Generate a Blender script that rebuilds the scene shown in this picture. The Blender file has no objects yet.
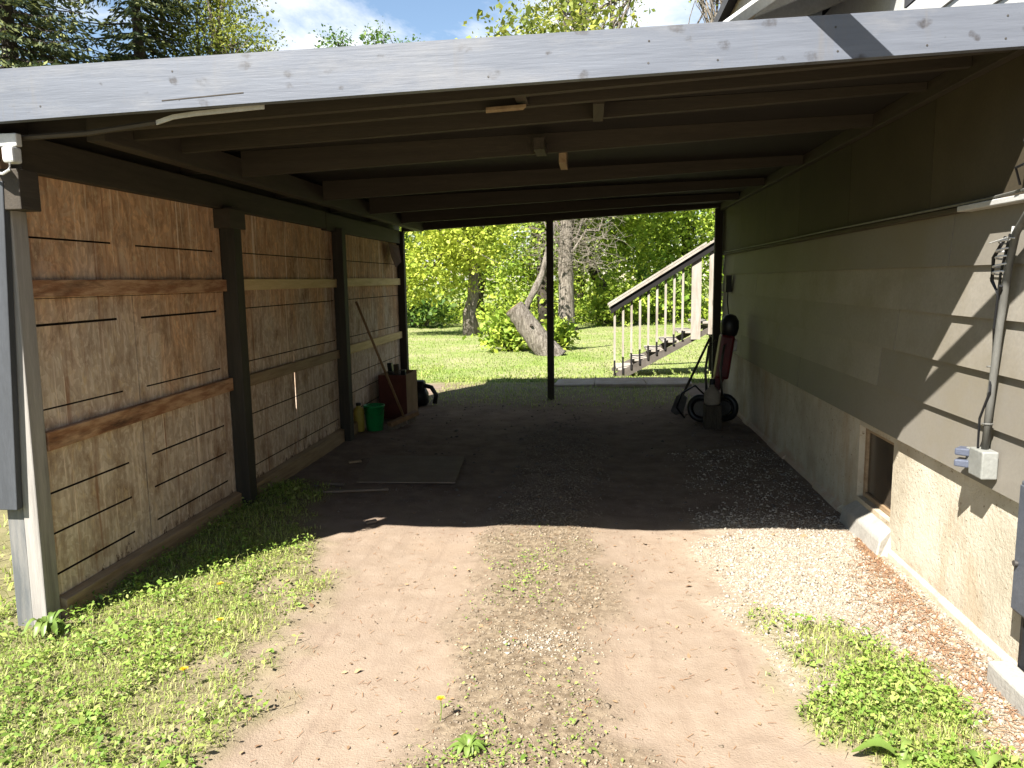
import bpy, bmesh, math, random
import numpy as np
from mathutils import Vector, Matrix
random.seed(7); rng = np.random.default_rng(11)
sc = bpy.context.scene
col = sc.collection
R = math.radians
SUN = np.array([.46, .77, -1.0])          # direction the sunlight travels

# ------------------------------------------------------------------ materials
def nt_new(name):
    m = bpy.data.materials.new(name); m.use_nodes = True
    nt = m.node_tree; nt.nodes.clear()
    out = nt.nodes.new('ShaderNodeOutputMaterial'); bs = nt.nodes.new('ShaderNodeBsdfPrincipled')
    nt.links.new(bs.outputs[0], out.inputs[0])
    return m, nt, bs, out
def N(nt, t, **kw):
    n = nt.nodes.new(t)
    for k, v in kw.items(): setattr(n, k, v)
    return n
def noise(nt, vec, scale, detail=5, rough=.6, dist=0.0):
    n = N(nt, 'ShaderNodeTexNoise'); n.inputs['Scale'].default_value = scale
    n.inputs['Detail'].default_value = detail; n.inputs['Roughness'].default_value = rough
    n.inputs['Distortion'].default_value = dist
    if vec is not None: nt.links.new(vec, n.inputs['Vector'])
    return n.outputs['Fac']
def ramp(nt, fac, a, b, ca=(0,0,0,1), cb=(1,1,1,1)):
    r = N(nt, 'ShaderNodeValToRGB'); e = r.color_ramp.elements
    e[0].position = a; e[1].position = b; e[0].color = ca; e[1].color = cb
    nt.links.new(fac, r.inputs[0]); return r.outputs[0]
KC = .68          # base colours below were noted at a lower exposure
def mixc(nt, fac, a, b, mode='MIX'):
    m = N(nt, 'ShaderNodeMix', data_type='RGBA', blend_type=mode)
    for v, i in ((fac, 0), (a, 6), (b, 7)):
        if hasattr(v, 'is_linked'): nt.links.new(v, m.inputs[i])
        elif i == 0: m.inputs[0].default_value = v
        else: m.inputs[i].default_value = (*[q*KC for q in v[:3]], 1)
    return m.outputs[2]
def mapv(nt, scale=(1,1,1), coord='Object'):
    tc = N(nt, 'ShaderNodeTexCoord'); mp = N(nt, 'ShaderNodeMapping'); mp.inputs['Scale'].default_value = scale
    nt.links.new(tc.outputs[coord], mp.inputs[0]); return mp.outputs[0]
def bump(nt, bs, h, strength=.3, dist=.01):
    b = N(nt, 'ShaderNodeBump'); b.inputs['Strength'].default_value = strength; b.inputs['Distance'].default_value = dist
    nt.links.new(h, b.inputs['Height']); nt.links.new(b.outputs[0], bs.inputs['Normal'])
def simple(name, c1, c2=None, scale=6, rough=.8, stretch=(1,1,1), bstr=.3, bd=.004, lo=.35, hi=.65, grime=None, metal=0, fine=60, spec=.3, island=False):
    m, nt, bs, out = nt_new(name)
    if c2 is None: c2 = tuple(v*.72 for v in c1)
    v = mapv(nt, stretch)
    f = ramp(nt, noise(nt, v, scale, 6, .62), lo, hi)
    c = mixc(nt, f, c1, c2)
    f2 = noise(nt, v, fine, 3, .6)
    c = mixc(nt, ramp(nt, f2, .3, .75), c, mixc(nt, .5, c, tuple(x*.55 for x in c1)))
    if island:
        g = N(nt, 'ShaderNodeNewGeometry'); c = mixc(nt, ramp(nt, g.outputs['Random Per Island'], 0, 1), c, mixc(nt, .7, c, tuple(x*.58 for x in c2)))
    if grime:
        c = mixc(nt, ramp(nt, noise(nt, v, scale*.37, 8, .7), .52, .72), c, grime)
    nt.links.new(c, bs.inputs['Base Color'])
    bs.inputs['Roughness'].default_value = rough; bs.inputs['Metallic'].default_value = metal
    bs.inputs['Specular IOR Level'].default_value = spec
    bump(nt, bs, f2, bstr, bd)
    return m
def leafmat(name, c1, c2, c3, trans=.4, nscale=.6, rough=.55, lk=1.8):
    c1, c2, c3 = [tuple(q*lk for q in c) for c in (c1, c2, c3)]
    m, nt, bs, out = nt_new(name)
    g = N(nt, 'ShaderNodeNewGeometry')
    f = noise(nt, g.outputs['Position'], nscale, 3, .6)
    c = mixc(nt, ramp(nt, f, .35, .65), c1, c2)
    c = mixc(nt, ramp(nt, g.outputs['Random Per Island'], .45, 1.0), c, c3)
    nt.links.new(c, bs.inputs['Base Color']); bs.inputs['Roughness'].default_value = rough
    bs.inputs['Specular IOR Level'].default_value = .25
    t = N(nt, 'ShaderNodeBsdfTranslucent'); nt.links.new(c, t.inputs[0])
    mx = N(nt, 'ShaderNodeMixShader'); mx.inputs[0].default_value = trans
    nt.links.new(bs.outputs[0], mx.inputs[1]); nt.links.new(t.outputs[0], mx.inputs[2]); nt.links.new(mx.outputs[0], out.inputs[0])
    return m
def islandmat(name, c1, c2, rough=.85, c3=None):
    m, nt, bs, out = nt_new(name)
    g = N(nt, 'ShaderNodeNewGeometry')
    c = mixc(nt, g.outputs['Random Per Island'], c1, c2)
    if c3:
        c = mixc(nt, ramp(nt, noise(nt, g.outputs['Position'], 3, 3), .45, .6), c, c3)
    nt.links.new(c, bs.inputs['Base Color']); bs.inputs['Roughness'].default_value = rough
    return m

M = {}
M['dark_wood_x'] = simple('dark_brown_paint_across', (.078,.061,.043), (.052,.041,.029), 5, .7, (.35,4,4), .35, .004, grime=(.065,.053,.04), fine=40)
M['dark_wood_y'] = simple('dark_brown_paint_along', (.078,.061,.043), (.052,.041,.029), 5, .7, (4,.35,4), .35, .004, grime=(.065,.053,.04), fine=40)
M['dark_wood_z'] = simple('dark_brown_paint_upright', (.056,.047,.034), (.036,.030,.022), 5, .7, (4,4,.35), .35, .004, grime=(.08,.066,.047), fine=40)
M['deck_dark'] = simple('dark_roof_deck', (.030,.024,.018), (.020,.016,.012), 5, .8, (.5,3,3))  # joist brown darkened, shade of the gaps between joists put into the colour
M['raw_wood'] = simple('raw_pine', (.42,.29,.15), (.30,.19,.09), 7, .75, (3,3,3))
M['rail_red'] = simple('stained_girt', (.72,.44,.25), (.34,.14,.06), 5, .7, (5,.9,5), .4, .004, .4, .6, grime=(.07,.03,.018))
M['rail_pale'] = simple('pale_pine_girt', (1.05,.80,.42), (.82,.58,.27), 5, .7, (6,.6,6), .4, .004)
M['rail_dull'] = simple('dull_pine_girt', (.50,.36,.215), (.30,.19,.105), 5, .7, (6,.6,6), .4, .004)
M['grey_post'] = simple('weathered_grey_post', (.47,.435,.39), (.34,.31,.28), 4, .8, (6,6,.4), .35, .004, grime=(.17,.155,.135), fine=35)
M['dim_grey'] = simple('slate_grey_paint', (.085,.09,.10), (.06,.064,.07), 5, .65, (3,3,.5), .25, .004)
M['slate_post'] = simple('grey_painted_post', (.17,.175,.175), (.12,.125,.125), 4, .75, (5,5,.5), .3, .004, grime=(.3,.28,.25))
M['siding'] = simple('grey_olive_siding', (.43,.39,.325), (.365,.328,.268), 3, .62, (2,.6,.7), .15, .003, grime=(.25,.215,.15), fine=90, island=True)
M['upper_paint'] = simple('brown_olive_board_paint', (.105,.084,.052), (.078,.06,.035), 3, .7, (1,1,1), .2, .003, fine=70, island=True)
M['trim_white'] = simple('worn_white_trim', (.72,.71,.68), (.58,.56,.52), 6, .6, (3,.8,3), .25, .003)
M['white_paint'] = simple('white_house_paint', (.80,.79,.76), (.70,.68,.63), 4, .6, (1,1,1), .2, .003)
M['cream_paint'] = simple('cream_eave_paint', (.72,.60,.44), (.64,.52,.37), 4, .6, (1,.3,1), .2, .003)
M['roofing'] = simple('grey_roofing', (.10,.10,.105), (.07,.07,.072), 20, .9)
M['concrete'] = simple('old_concrete_block', (.50,.47,.41), (.38,.35,.30), 7, .9, (1,1,1), .5, .006)
M['galv'] = simple('weathered_grey_pipe', (.20,.195,.175), (.13,.125,.11), 9, .5, (3,3,.6), .2, .002)
M['boxgrey'] = simple('grey_plastic_box', (.34,.34,.31), (.27,.27,.24), 9, .5)
M['socket_blue'] = simple('dark_blue_grey_cover', (.13,.145,.19), (.09,.10,.14), 9, .45)
M['cable_black'] = simple('black_rubber', (.016,.016,.018), (.010,.010,.011), 12, .45)
M['cable_white'] = simple('white_plastic', (.78,.77,.74), (.66,.65,.62), 12, .4)
M['steel_box'] = simple('blue_grey_steel', (.115,.125,.15), (.085,.095,.115), 6, .5)
M['yellow_plastic'] = simple('yellow_plastic', (.62,.50,.10), (.50,.40,.07), 9, .45)
M['green_plastic'] = simple('green_plastic', (.018,.36,.095), (.014,.27,.07), 9, .4)
M['red_paint'] = simple('red_paint', (.16,.012,.016), (.08,.008,.010), 9, .4)
M['red_card'] = simple('red_brown_box_side', (.15,.040,.026), (.10,.028,.018), 6, .8)
M['cardboard'] = simple('cardboard', (.34,.21,.105), (.25,.15,.07), 6, .9)
M['wood_handle'] = simple('wood_handle', (.36,.21,.10), (.24,.13,.06), 8, .6, (3,3,.6))
M['bristle'] = simple('pale_bristles', (.30,.24,.17), (.18,.14,.1), 30, .9)
M['black'] = simple('black_plastic', (.020,.020,.022), (.012,.012,.013), 12, .4)
M['metal_dark'] = simple('dull_steel', (.16,.15,.14), (.09,.08,.07), 10, .5, metal=.6)
M['plywood'] = simple('grimy_plywood_sheet', (.27,.205,.155), (.20,.15,.11), 5, .9, (1,1,1), .4, .004)
M['slab'] = simple('old_stone_slab', (.62,.51,.40), (.42,.33,.24), 4, .95, (1,1,1), .8, .012)
M['stair_white'] = simple('weathered_white_stair', (.56,.50,.42), (.40,.35,.28), 5, .75, (3,3,.5), .3, .004, grime=(.27,.21,.15))
M['stair_dark'] = simple('dark_stair_paint', (.018,.015,.014), (.012,.010,.009), 5, .6)
M['stair_side'] = simple('weathered_stringer', (.17,.145,.12), (.09,.075,.06), 5, .85)
M['bark'] = simple('grey_bark', (.44,.38,.31), (.15,.12,.09), 6, .95, (4,4,.6), 1.0, .05, .4, .6, fine=22)
M['bark_dark'] = simple('dark_bark', (.12,.095,.07), (.06,.048,.035), 5, .95, (3,3,.7), 1.0, .03, fine=25)
M['deadwood'] = simple('dead_twig', (.36,.31,.25), (.24,.20,.15), 5, .95)
M['cut_wood'] = simple('cut_end_wood', (.40,.28,.15), (.30,.2,.1), 9, .9)
M['yellow_petal'] = islandmat('yellow_petals', (.85,.62,.02), (.75,.5,.01), .6)
M['leaf_maple'] = leafmat('maple_leaves', (.31,.36,.045), (.21,.28,.036), (.42,.44,.07))
M['leaf_mid'] = leafmat('mid_green_leaves', (.14,.22,.028), (.09,.16,.023), (.24,.31,.045))
M['leaf_dark'] = leafmat('dark_green_leaves', (.065,.125,.02), (.04,.085,.015), (.14,.20,.03))
M['leaf_bright'] = leafmat('bright_leaves', (.24,.32,.036), (.16,.24,.028), (.34,.39,.055))
M['leaf_olive'] = leafmat('olive_leaves', (.16,.19,.032), (.10,.13,.024), (.27,.27,.05))
M['needle'] = leafmat('spruce_needles', (.040,.055,.022), (.020,.032,.013), (.17,.18,.06), .15)
M['grass'] = leafmat('grass_blades', (.26,.32,.06), (.18,.24,.045), (.38,.37,.15), .35, 2.5)
M['weed'] = leafmat('weed_leaves', (.20,.30,.045), (.12,.20,.03), (.36,.40,.11), .35, 3, .5, 1.45)
M['grass_lawn'] = leafmat('lawn_blades', (.21,.30,.045), (.14,.22,.03), (.34,.36,.12), .35, .8, .55, 1.4)
M['bigleaf'] = leafmat('dock_leaf', (.17,.26,.05), (.12,.20,.04), (.22,.30,.07), .3, 5, .4, 1.1)
M['pebble'] = islandmat('pebbles', (.16,.12,.08), (.36,.285,.195), .85)
M['pebble_pale'] = islandmat('pale_pebbles', (.25,.205,.15), (.54,.475,.375), .85)
M['pebble_shade'] = islandmat('shade_tinted_stones', (.08,.065,.052), (.19,.16,.135), .85)  # darker copy of the pebbles, carport shade put into the colour
M['litter'] = islandmat('dry_litter', (.26,.12,.06), (.40,.24,.12), .9)

# house window glass
def glassmat():
    m, nt, bs, out = nt_new('dusty_window_glass')
    v = mapv(nt); c = mixc(nt, ramp(nt, noise(nt, v, 5, 6), .35, .7), (.055,.045,.035), (.13,.10,.07))
    nt.links.new(c, bs.inputs['Base Color']); bs.inputs['Roughness'].default_value = .22
    return m
M['glass'] = glassmat()
def fasciamat():
    m, nt, bs, out = nt_new('pale_grey_fascia_paint')
    v = mapv(nt, (1,1,1)); vs = mapv(nt, (.5,6,6))
    c = mixc(nt, ramp(nt, noise(nt, vs, 5, 6), .35, .7), (.205,.224,.270), (.162,.178,.218))
    # knots, irregular and of uneven darkness
    vo = N(nt, 'ShaderNodeTexVoronoi'); vo.voronoi_dimensions = '2D'; vo.inputs['Scale'].default_value = 8.0
    nz = N(nt, 'ShaderNodeTexNoise'); nz.inputs['Scale'].default_value = 16; nz.inputs['Detail'].default_value = 6; nt.links.new(v, nz.inputs['Vector'])
    sp = N(nt, 'ShaderNodeSeparateXYZ'); nt.links.new(mapv(nt, (.75,1,1.15)), sp.inputs[0]); cx = N(nt, 'ShaderNodeCombineXYZ'); nt.links.new(sp.outputs[0], cx.inputs[0]); nt.links.new(sp.outputs[2], cx.inputs[1])
    sh = N(nt, 'ShaderNodeVectorMath', operation='MULTIPLY_ADD'); nt.links.new(nz.outputs['Color'], sh.inputs[0]); sh.inputs[1].default_value = (.07,.07,.0); nt.links.new(cx.outputs[0], sh.inputs[2])
    nt.links.new(sh.outputs[0], vo.inputs['Vector'])
    a = N(nt, 'ShaderNodeMath', operation='MULTIPLY_ADD'); nt.links.new(sepc(nt, vo.outputs['Color']), a.inputs[0]); a.inputs[1].default_value = .22; nt.links.new(vo.outputs['Distance'], a.inputs[2])
    k = ramp(nt, a.outputs[0], .13, .21, (1,1,1,1), (0,0,0,1))
    kk = N(nt, 'ShaderNodeMath', operation='MULTIPLY'); nt.links.new(k, kk.inputs[0]); nt.links.new(ramp(nt, noise(nt, v, 26, 5, .7), .30, .60), kk.inputs[1])
    c = mixc(nt, kk.outputs[0], c, (.07,.065,.07))
    c = mixc(nt, ramp(nt, noise(nt, mapv(nt, (1.6,5,9)), 5, 8, .75), .64, .74), c, (.14,.135,.14))
    c = mixc(nt, ramp(nt, noise(nt, mapv(nt, (9,5,.8)), 2.2, 6, .7), .58, .75), c, (.20,.20,.215))
    c = mixc(nt, ramp(nt, noise(nt, mapv(nt, (1,5,3)), 1.6, 7, .7), .52, .72), c, (.275,.28,.30))
    nt.links.new(c, bs.inputs['Base Color']); bs.inputs['Roughness'].default_value = .55
    bump(nt, bs, noise(nt, vs, 14, 4), .25, .004)
    return m
M['fascia'] = None
def sepc(nt, c):
    q = N(nt, 'ShaderNodeSeparateColor'); nt.links.new(c, q.inputs[0]); return q.outputs[0]
def osbmat(tint=1.0):
    m, nt, bs, out = nt_new('weathered_osb_sheet')
    tc = N(nt, 'ShaderNodeTexCoord'); P = tc.outputs['Object']
    sep = N(nt, 'ShaderNodeSeparateXYZ'); nt.links.new(P, sep.inputs[0])
    vs = mapv(nt, (1,7,1.4)); v = mapv(nt)
    fl = N(nt, 'ShaderNodeTexVoronoi'); fl.inputs['Scale'].default_value = 17
    mp = mapv(nt, (1,2.2,.75)); 
    w = N(nt, 'ShaderNodeVectorMath', operation='ADD'); nt.links.new(mp, w.inputs[0])
    nz = N(nt, 'ShaderNodeTexNoise'); nz.inputs['Scale'].default_value = 4; nt.links.new(P, nz.inputs['Vector']); nt.links.new(nz.outputs['Color'], w.inputs[1])
    nt.links.new(w.outputs[0], fl.inputs['Vector'])
    warm = mixc(nt, ramp(nt, noise(nt, vs, 5, 7, .68), .32, .66), (.56,.345,.195), (.30,.172,.095))
    grey = mixc(nt, ramp(nt, noise(nt, vs, 5, 7, .68), .32, .68), (.52,.435,.345), (.32,.25,.19))
    z = N(nt, 'ShaderNodeMath', operation='MULTIPLY_ADD'); nt.links.new(sep.outputs[2], z.inputs[0]); z.inputs[1].default_value = .30; 
    nt.links.new(noise(nt, mapv(nt, (1,1.5,.5)), 1.4, 5, .65), z.inputs[2])
    wf = ramp(nt, z.outputs[0], .80, 1.20)
    c = mixc(nt, wf, grey, warm)
    c = mixc(nt, ramp(nt, sepc(nt, fl.outputs['Color']), .55, .95), c, mixc(nt, .30, c, (.62,.49,.36)))
    c = mixc(nt, ramp(nt, sepc(nt, fl.outputs['Color']), .35, .05), c, mixc(nt, .30, c, (.13,.08,.05)))
    c = mixc(nt, ramp(nt, noise(nt, mapv(nt, (1,1.6,1)), 3.1, 8, .72), .5, .68), c, (.17,.105,.062))
    c = mixc(nt, ramp(nt, noise(nt, mapv(nt, (1,1.7,.9)), 13, 6, .75), .54, .70), c, (.43,.32,.20))
    # rain streaks
    c = mixc(nt, ramp(nt, noise(nt, mapv(nt, (1,7,.16)), 5, 6, .7), .57, .68), c, (.58,.47,.36))
    c = mixc(nt, ramp(nt, noise(nt, mapv(nt, (1,5,.25)), 4, 6, .7), .56, .72), c, (.20,.10,.055))
    # damp dark band at the foot, ragged edge
    zz = N(nt, 'ShaderNodeMath', operation='MULTIPLY_ADD'); nt.links.new(sep.outputs[2], zz.inputs[0]); zz.inputs[1].default_value = -1.6
    nt.links.new(noise(nt, mapv(nt, (1,2,1)), 6, 6, .75), zz.inputs[2])
    c = mixc(nt, ramp(nt, zz.outputs[0], .30, .36), c, (.085,.05,.035))
    nt.links.new(c, bs.inputs['Base Color']); bs.inputs['Roughness'].default_value = .9
    bs.inputs['Specular IOR Level'].default_value = .15
    bump(nt, bs, fl.outputs['Distance'], .3, .004)
    return m
KC = 1.3; M['osb'] = osbmat(); KC = .48; M['fascia'] = fasciamat(); KC = .86
def foundmat():
    m, nt, bs, out = nt_new('rough_cast_foundation')
    v = mapv(nt)
    c = mixc(nt, ramp(nt, noise(nt, v, 2.2, 7, .65), .35, .65), (.60,.545,.43), (.42,.36,.265))
    pits = ramp(nt, noise(nt, mapv(nt, (1,1,1.4)), 38, 5, .65), .63, .68)
    c = mixc(nt, pits, c, (.20,.155,.10))
    c = mixc(nt, ramp(nt, noise(nt, mapv(nt, (1,1.6,.4)), 1.7, 6, .7), .5, .75), c, (.42,.29,.165))
    sep = N(nt, 'ShaderNodeSeparateXYZ'); nt.links.new(v, sep.inputs[0])
    z = N(nt, 'ShaderNodeMath', operation='MULTIPLY_ADD'); nt.links.new(sep.outputs[2], z.inputs[0]); z.inputs[1].default_value = -2.2
    nt.links.new(noise(nt, v, 5, 6, .7), z.inputs[2])
    c = mixc(nt, ramp(nt, z.outputs[0], .30, .5), c, (.48,.36,.26))
    nt.links.new(c, bs.inputs['Base Color']); bs.inputs['Roughness'].default_value = .95
    bs.inputs['Specular IOR Level'].default_value = .1
    bump(nt, bs, noise(nt, v, 42, 6, .7), .7, .010)
    return m
M['foundation'] = foundmat(); KC = .68

# ------------------------------------------------------------------ mesh helpers
class MB:
    def __init__(s): s.v = []; s.f = []; s.m = []
    def add(s, vs, fs, mi=0):
        o = len(s.v); s.v += [tuple(float(c) for c in p) for p in vs]
        s.f += [tuple(i+o for i in f) for f in fs]; s.m += [mi]*len(fs)
        return s
    def box(s, x0, x1, y0, y1, z0, z1, mi=0):
        return s.hexa([(x0,y0,z0),(x1,y0,z0),(x1,y1,z0),(x0,y1,z0),(x0,y0,z1),(x1,y0,z1),(x1,y1,z1),(x0,y1,z1)], mi)
    def hexa(s, p, mi=0):
        return s.add(p, [(3,2,1,0),(4,5,6,7),(0,1,5,4),(1,2,6,5),(2,3,7,6),(3,0,4,7)], mi)
    def bar(s, a, b, wv, hv, mi=0):            # bar from a to b, half-width vectors wv, hv
        a, b, wv, hv = map(np.array, (a, b, wv, hv))
        return s.hexa([a-wv-hv, a+wv-hv, b+wv-hv, b-wv-hv, a-wv+hv, a+wv+hv, b+wv+hv, b-wv+hv], mi)
    def tube(s, pts, rad, n=8, cap=True, mi=0, jit=0):
        pts = [np.array(p, float) for p in pts]
        if not hasattr(rad, '__len__'): rad = [rad]*len(pts)
        o = len(s.v); L = len(pts); up = np.array([.31,.17,.93])
        for i, p in enumerate(pts):
            d = pts[min(i+1, L-1)] - pts[max(i-1, 0)]; d = d/(np.linalg.norm(d)+1e-9)
            x = np.cross(d, up); 
            if np.linalg.norm(x) < .05: x = np.cross(d, np.array([1,0,0]))
            x /= np.linalg.norm(x); y = np.cross(d, x)
            for k in range(n):
                a = 2*math.pi*k/n; r = rad[i]*(1+jit*(random.random()-.5))
                s.v.append(tuple(p + r*(math.cos(a)*x + math.sin(a)*y)))
        for i in range(L-1):
            for k in range(n):
                s.f.append((o+i*n+k, o+i*n+(k+1)%n, o+(i+1)*n+(k+1)%n, o+(i+1)*n+k)); s.m.append(mi)
        if cap:
            s.f.append(tuple(o+k for k in range(n))[::-1]); s.m.append(mi)
            s.f.append(tuple(o+(L-1)*n+k for k in range(n))); s.m.append(mi)
        return s
    def lathe(s, c, prof, n=18, ax=(0,0,1), mi=0):
        ax = np.array(ax, float); ax /= np.linalg.norm(ax); c = np.array(c, float)
        t = np.array([1.,0,0]) if abs(ax[0]) < .9 else np.array([0,1.,0])
        x = np.cross(ax, t); x /= np.linalg.norm(x); y = np.cross(ax, x); o = len(s.v)
        for r, h in prof:
            for k in range(n):
                a = 2*math.pi*k/n; s.v.append(tuple(c + ax*h + r*(math.cos(a)*x+math.sin(a)*y)))
        for i in range(len(prof)-1):
            for k in range(n):
                s.f.append((o+i*n+k, o+i*n+(k+1)%n, o+(i+1)*n+(k+1)%n, o+(i+1)*n+k)); s.m.append(mi)
        s.f.append(tuple(o+k for k in range(n))[::-1]); s.m.append(mi)
        s.f.append(tuple(o+(len(prof)-1)*n+k for k in range(n))); s.m.append(mi)
        return s
    def torus(s, c, ax, R_, r, n=24, k=8, mi=0):
        ax = np.array(ax, float); ax /= np.linalg.norm(ax); t = np.array([1.,0,0]) if abs(ax[0]) < .9 else np.array([0,1.,0])
        x = np.cross(ax, t); x /= np.linalg.norm(x); y = np.cross(ax, x); o = len(s.v); c = np.array(c, float)
        for i in range(n):
            a = 2*math.pi*i/n; d = math.cos(a)*x+math.sin(a)*y
            for j in range(k):
                b = 2*math.pi*j/k; s.v.append(tuple(c + d*(R_+r*math.cos(b)) + ax*r*math.sin(b)))
        for i in range(n):
            for j in range(k):
                s.f.append((o+i*k+j, o+((i+1)%n)*k+j, o+((i+1)%n)*k+(j+1)%k, o+i*k+(j+1)%k)); s.m.append(mi)
        return s
    def build(s, name, mats, parent=None, bevel=0, smooth=False, loc=None):
        me = bpy.data.meshes.new(name); me.from_pydata(s.v, [], s.f)
        if not isinstance(mats, (list, tuple)): mats = [mats]
        for m in mats: me.materials.append(m)
        if len(mats) > 1: me.polygons.foreach_set('material_index', s.m)
        bm = bmesh.new(); bm.from_mesh(me); bmesh.ops.recalc_face_normals(bm, faces=bm.faces); bm.to_mesh(me); bm.free()
        if smooth: me.polygons.foreach_set('use_smooth', [True]*len(me.polygons))
        o = bpy.data.objects.new(name, me); col.objects.link(o)
        if parent is not None: put(o, parent)
        if bevel:
            b = o.modifiers.new('bevel', 'BEVEL'); b.width = bevel; b.segments = 2; b.limit_method = 'ANGLE'
        return o
def put(o, parent):
    o.parent = parent; o.matrix_parent_inverse = root_world(parent).inverted()
def root_world(p):
    m = p.matrix_basis.copy()
    if p.parent: m = root_world(p.parent) @ p.matrix_parent_inverse @ m
    return m
def tag(o, label=None, cat=None, group=None, kind=None):
    for k, v in (('label', label), ('category', cat), ('group', group), ('kind', kind)):
        if v: o[k] = v
    return o
def empty(name, loc, label, cat, group=None):
    o = bpy.data.objects.new(name, None); col.objects.link(o); o.location = loc; o.empty_display_size = .1
    return tag(o, label, cat, group)
def fastmesh(name, verts, faces_flat, counts, mat, parent=None, smooth=False):
    me = bpy.data.meshes.new(name)
    verts = np.asarray(verts, np.float32).reshape(-1, 3); ff = np.asarray(faces_flat, np.int32).ravel(); counts = np.asarray(counts, np.int32)
    me.vertices.add(len(verts)); me.vertices.foreach_set('co', verts.ravel())
    me.loops.add(len(ff)); me.loops.foreach_set('vertex_index', ff)
    me.polygons.add(len(counts)); st = np.concatenate([[0], np.cumsum(counts)[:-1]]).astype(np.int32)
    me.polygons.foreach_set('loop_start', st)
    try: me.polygons.foreach_set('loop_total', counts)
    except Exception: pass
    me.materials.append(mat)
    if smooth: me.polygons.foreach_set('use_smooth', np.ones(len(counts), bool))
    me.update(calc_edges=True); me.validate()
    o = bpy.data.objects.new(name, me); col.objects.link(o)
    if parent is not None: put(o, parent)
    return o
def unit(a): return a/(np.linalg.norm(a, axis=-1, keepdims=True)+1e-9)
def leaves_mesh(name, cen, size, mat, parent=None, flat=0.0, aspect=.6, droop=0.0):
    n = len(cen); nrm = rng.normal(size=(n,3)); nrm[:,2] = np.abs(nrm[:,2]) + flat; nrm = unit(nrm)
    t = unit(np.cross(nrm, rng.normal(size=(n,3)))); t[:,2] -= droop; t = unit(t); b = unit(np.cross(nrm, t))
    s = (size*rng.lognormal(-.06,.36,n).clip(.4,2.4))[:,None]
    p0 = cen - t*s*.5; p1 = cen + b*s*aspect*.5 + nrm*s*.1 - t*s*.05; p2 = cen + t*s*.5; p3 = cen - b*s*aspect*.5 + nrm*s*.1 - t*s*.05
    V = np.stack([p0,p1,p2,p3], 1).reshape(-1,3)
    return fastmesh(name, V, np.arange(4*n), np.full(n,4), mat, parent)
def clumps(cen, rad, n, per, spread, shell=.55):
    k = max(1, n//per); d = unit(rng.normal(size=(k,3))); r = (shell + (1-shell)*rng.random((k,1)))
    inner = rng.random((k,1)) < .3; r = np.where(inner, r*.6, r)
    c = np.array(cen) + d*r*np.array(rad)*rng.uniform(.8,1.12,(k,1))
    p = np.repeat(c, per, 0) + rng.normal(size=(k*per,3))*spread*np.array([1,1,.7])
    return p, c

# value noise for layout masks
_T = rng.random((256,256))
def vn(x, y, s):
    x = np.asarray(x)*s; y = np.asarray(y)*s
    xi = np.floor(x).astype(int); yi = np.floor(y).astype(int); fx = x-xi; fy = y-yi
    fx = fx*fx*(3-2*fx); fy = fy*fy*(3-2*fy)
    g = lambda a,b: _T[a & 255, b & 255]
    return (g(xi,yi)*(1-fx)+g(xi+1,yi)*fx)*(1-fy) + (g(xi,yi+1)*(1-fx)+g(xi+1,yi+1)*fx)*fy
def fbm(x, y, s): return (vn(x,y,s)+.5*vn(x+17.3,y+5.1,2*s)+.25*vn(x+3.7,y+31,4*s)+.125*vn(x,y+9,8*s))/1.875
def ss(v, a, b):
    t = np.clip((v-a)/(b-a), 0, 1); return t*t*(3-2*t)

# ------------------------------------------------------------------ ground
def masks(x, y):
    n = fbm(x, y, 2.2)-.5; n2 = fbm(x+40, y+11, .9)-.5; n3 = fbm(x+7, y+3, 6)-.5
    left_edge = np.interp(y, [0,1.5,2.2,3.6,4.3,5.0,5.6,6.5], [-1.1,-1.15,-1.33,-1.52,-1.75,-1.95,-2.25,-2.6])
    gl = ss(left_edge - x + n*.62 + n3*.4, -.22, .24)*ss(5.9-y+n, 0, .5)
    cx, cy = 1.09, 2.42
    gr = ss(1 - np.sqrt(((x-cx-.05*(2.5-y))/.33)**2 + ((y-cy)/.70)**2) + n*1.3 + n3*1.0, -.35, .50)
    gr = np.maximum(gr, ss(1-np.sqrt(((x-.82)/.15)**2+((y-3.35)/.34)**2)+n*1.6, .1, .7)*.40)
    back = ss(y - 11.6 + n*1.2 + n2*1.5, -.6, .6)
    back = np.maximum(back, ss(y-8.7+n2*1.5, 0, 1.6)*.55*ss(1.55-x, 0, .6)*ss(x+2.4, 0, .3))
    side = ss(-2.75 - x, 0, .4)
    grass = np.maximum.reduce([gl, gr, back, side*.9, ss(-y-1.5,0,2)*.0])
    mid = ss(.40 - np.abs(x+.28+.03*np.sin(y*1.7)) + n*.34 + n3*.26, -.08, .22)*ss(12-y, 0, 3)
    grav = ss(x - .72 + n*.7 - .22*ss(3.2-y,0,1.5), -.1, .28)*ss(9.5-y,0,2)
    return grass, mid, grav, left_edge
def ground_z(x, y):
    g, mid, grav, le = masks(x, y)
    near = ss(14-y, 0, 3)
    rut = (np.exp(-((x+1.0)/.34)**2)+np.exp(-((x-.42)/.34)**2))*ss(12-y,0,3)
    z = -.018*rut + .012*mid + .010*grav + .02*g*near + (fbm(x,y,3)-.5)*.018 + (fbm(x+5,y,14)-.5)*.010*(1-g)
    far = ss(np.hypot(x,y)-30, 0, 80); z = z + (fbm(x,y,.08)-.5)*1.0*far
    wallfade = np.minimum(ss(1.72-x,0,.25), 1)
    return z*(.3+.7*wallfade)
def axis(segs):
    out = []
    for a, b, n in segs: out.append(np.linspace(a, b, n, endpoint=False))
    out.append([segs[-1][1]]); return np.concatenate(out)
xs = axis([(-400,-60,10),(-60,-10,26),(-10,-3,22),(-3,1.9,165),(1.9,10,24),(10,60,24),(60,400,10)])
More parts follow.
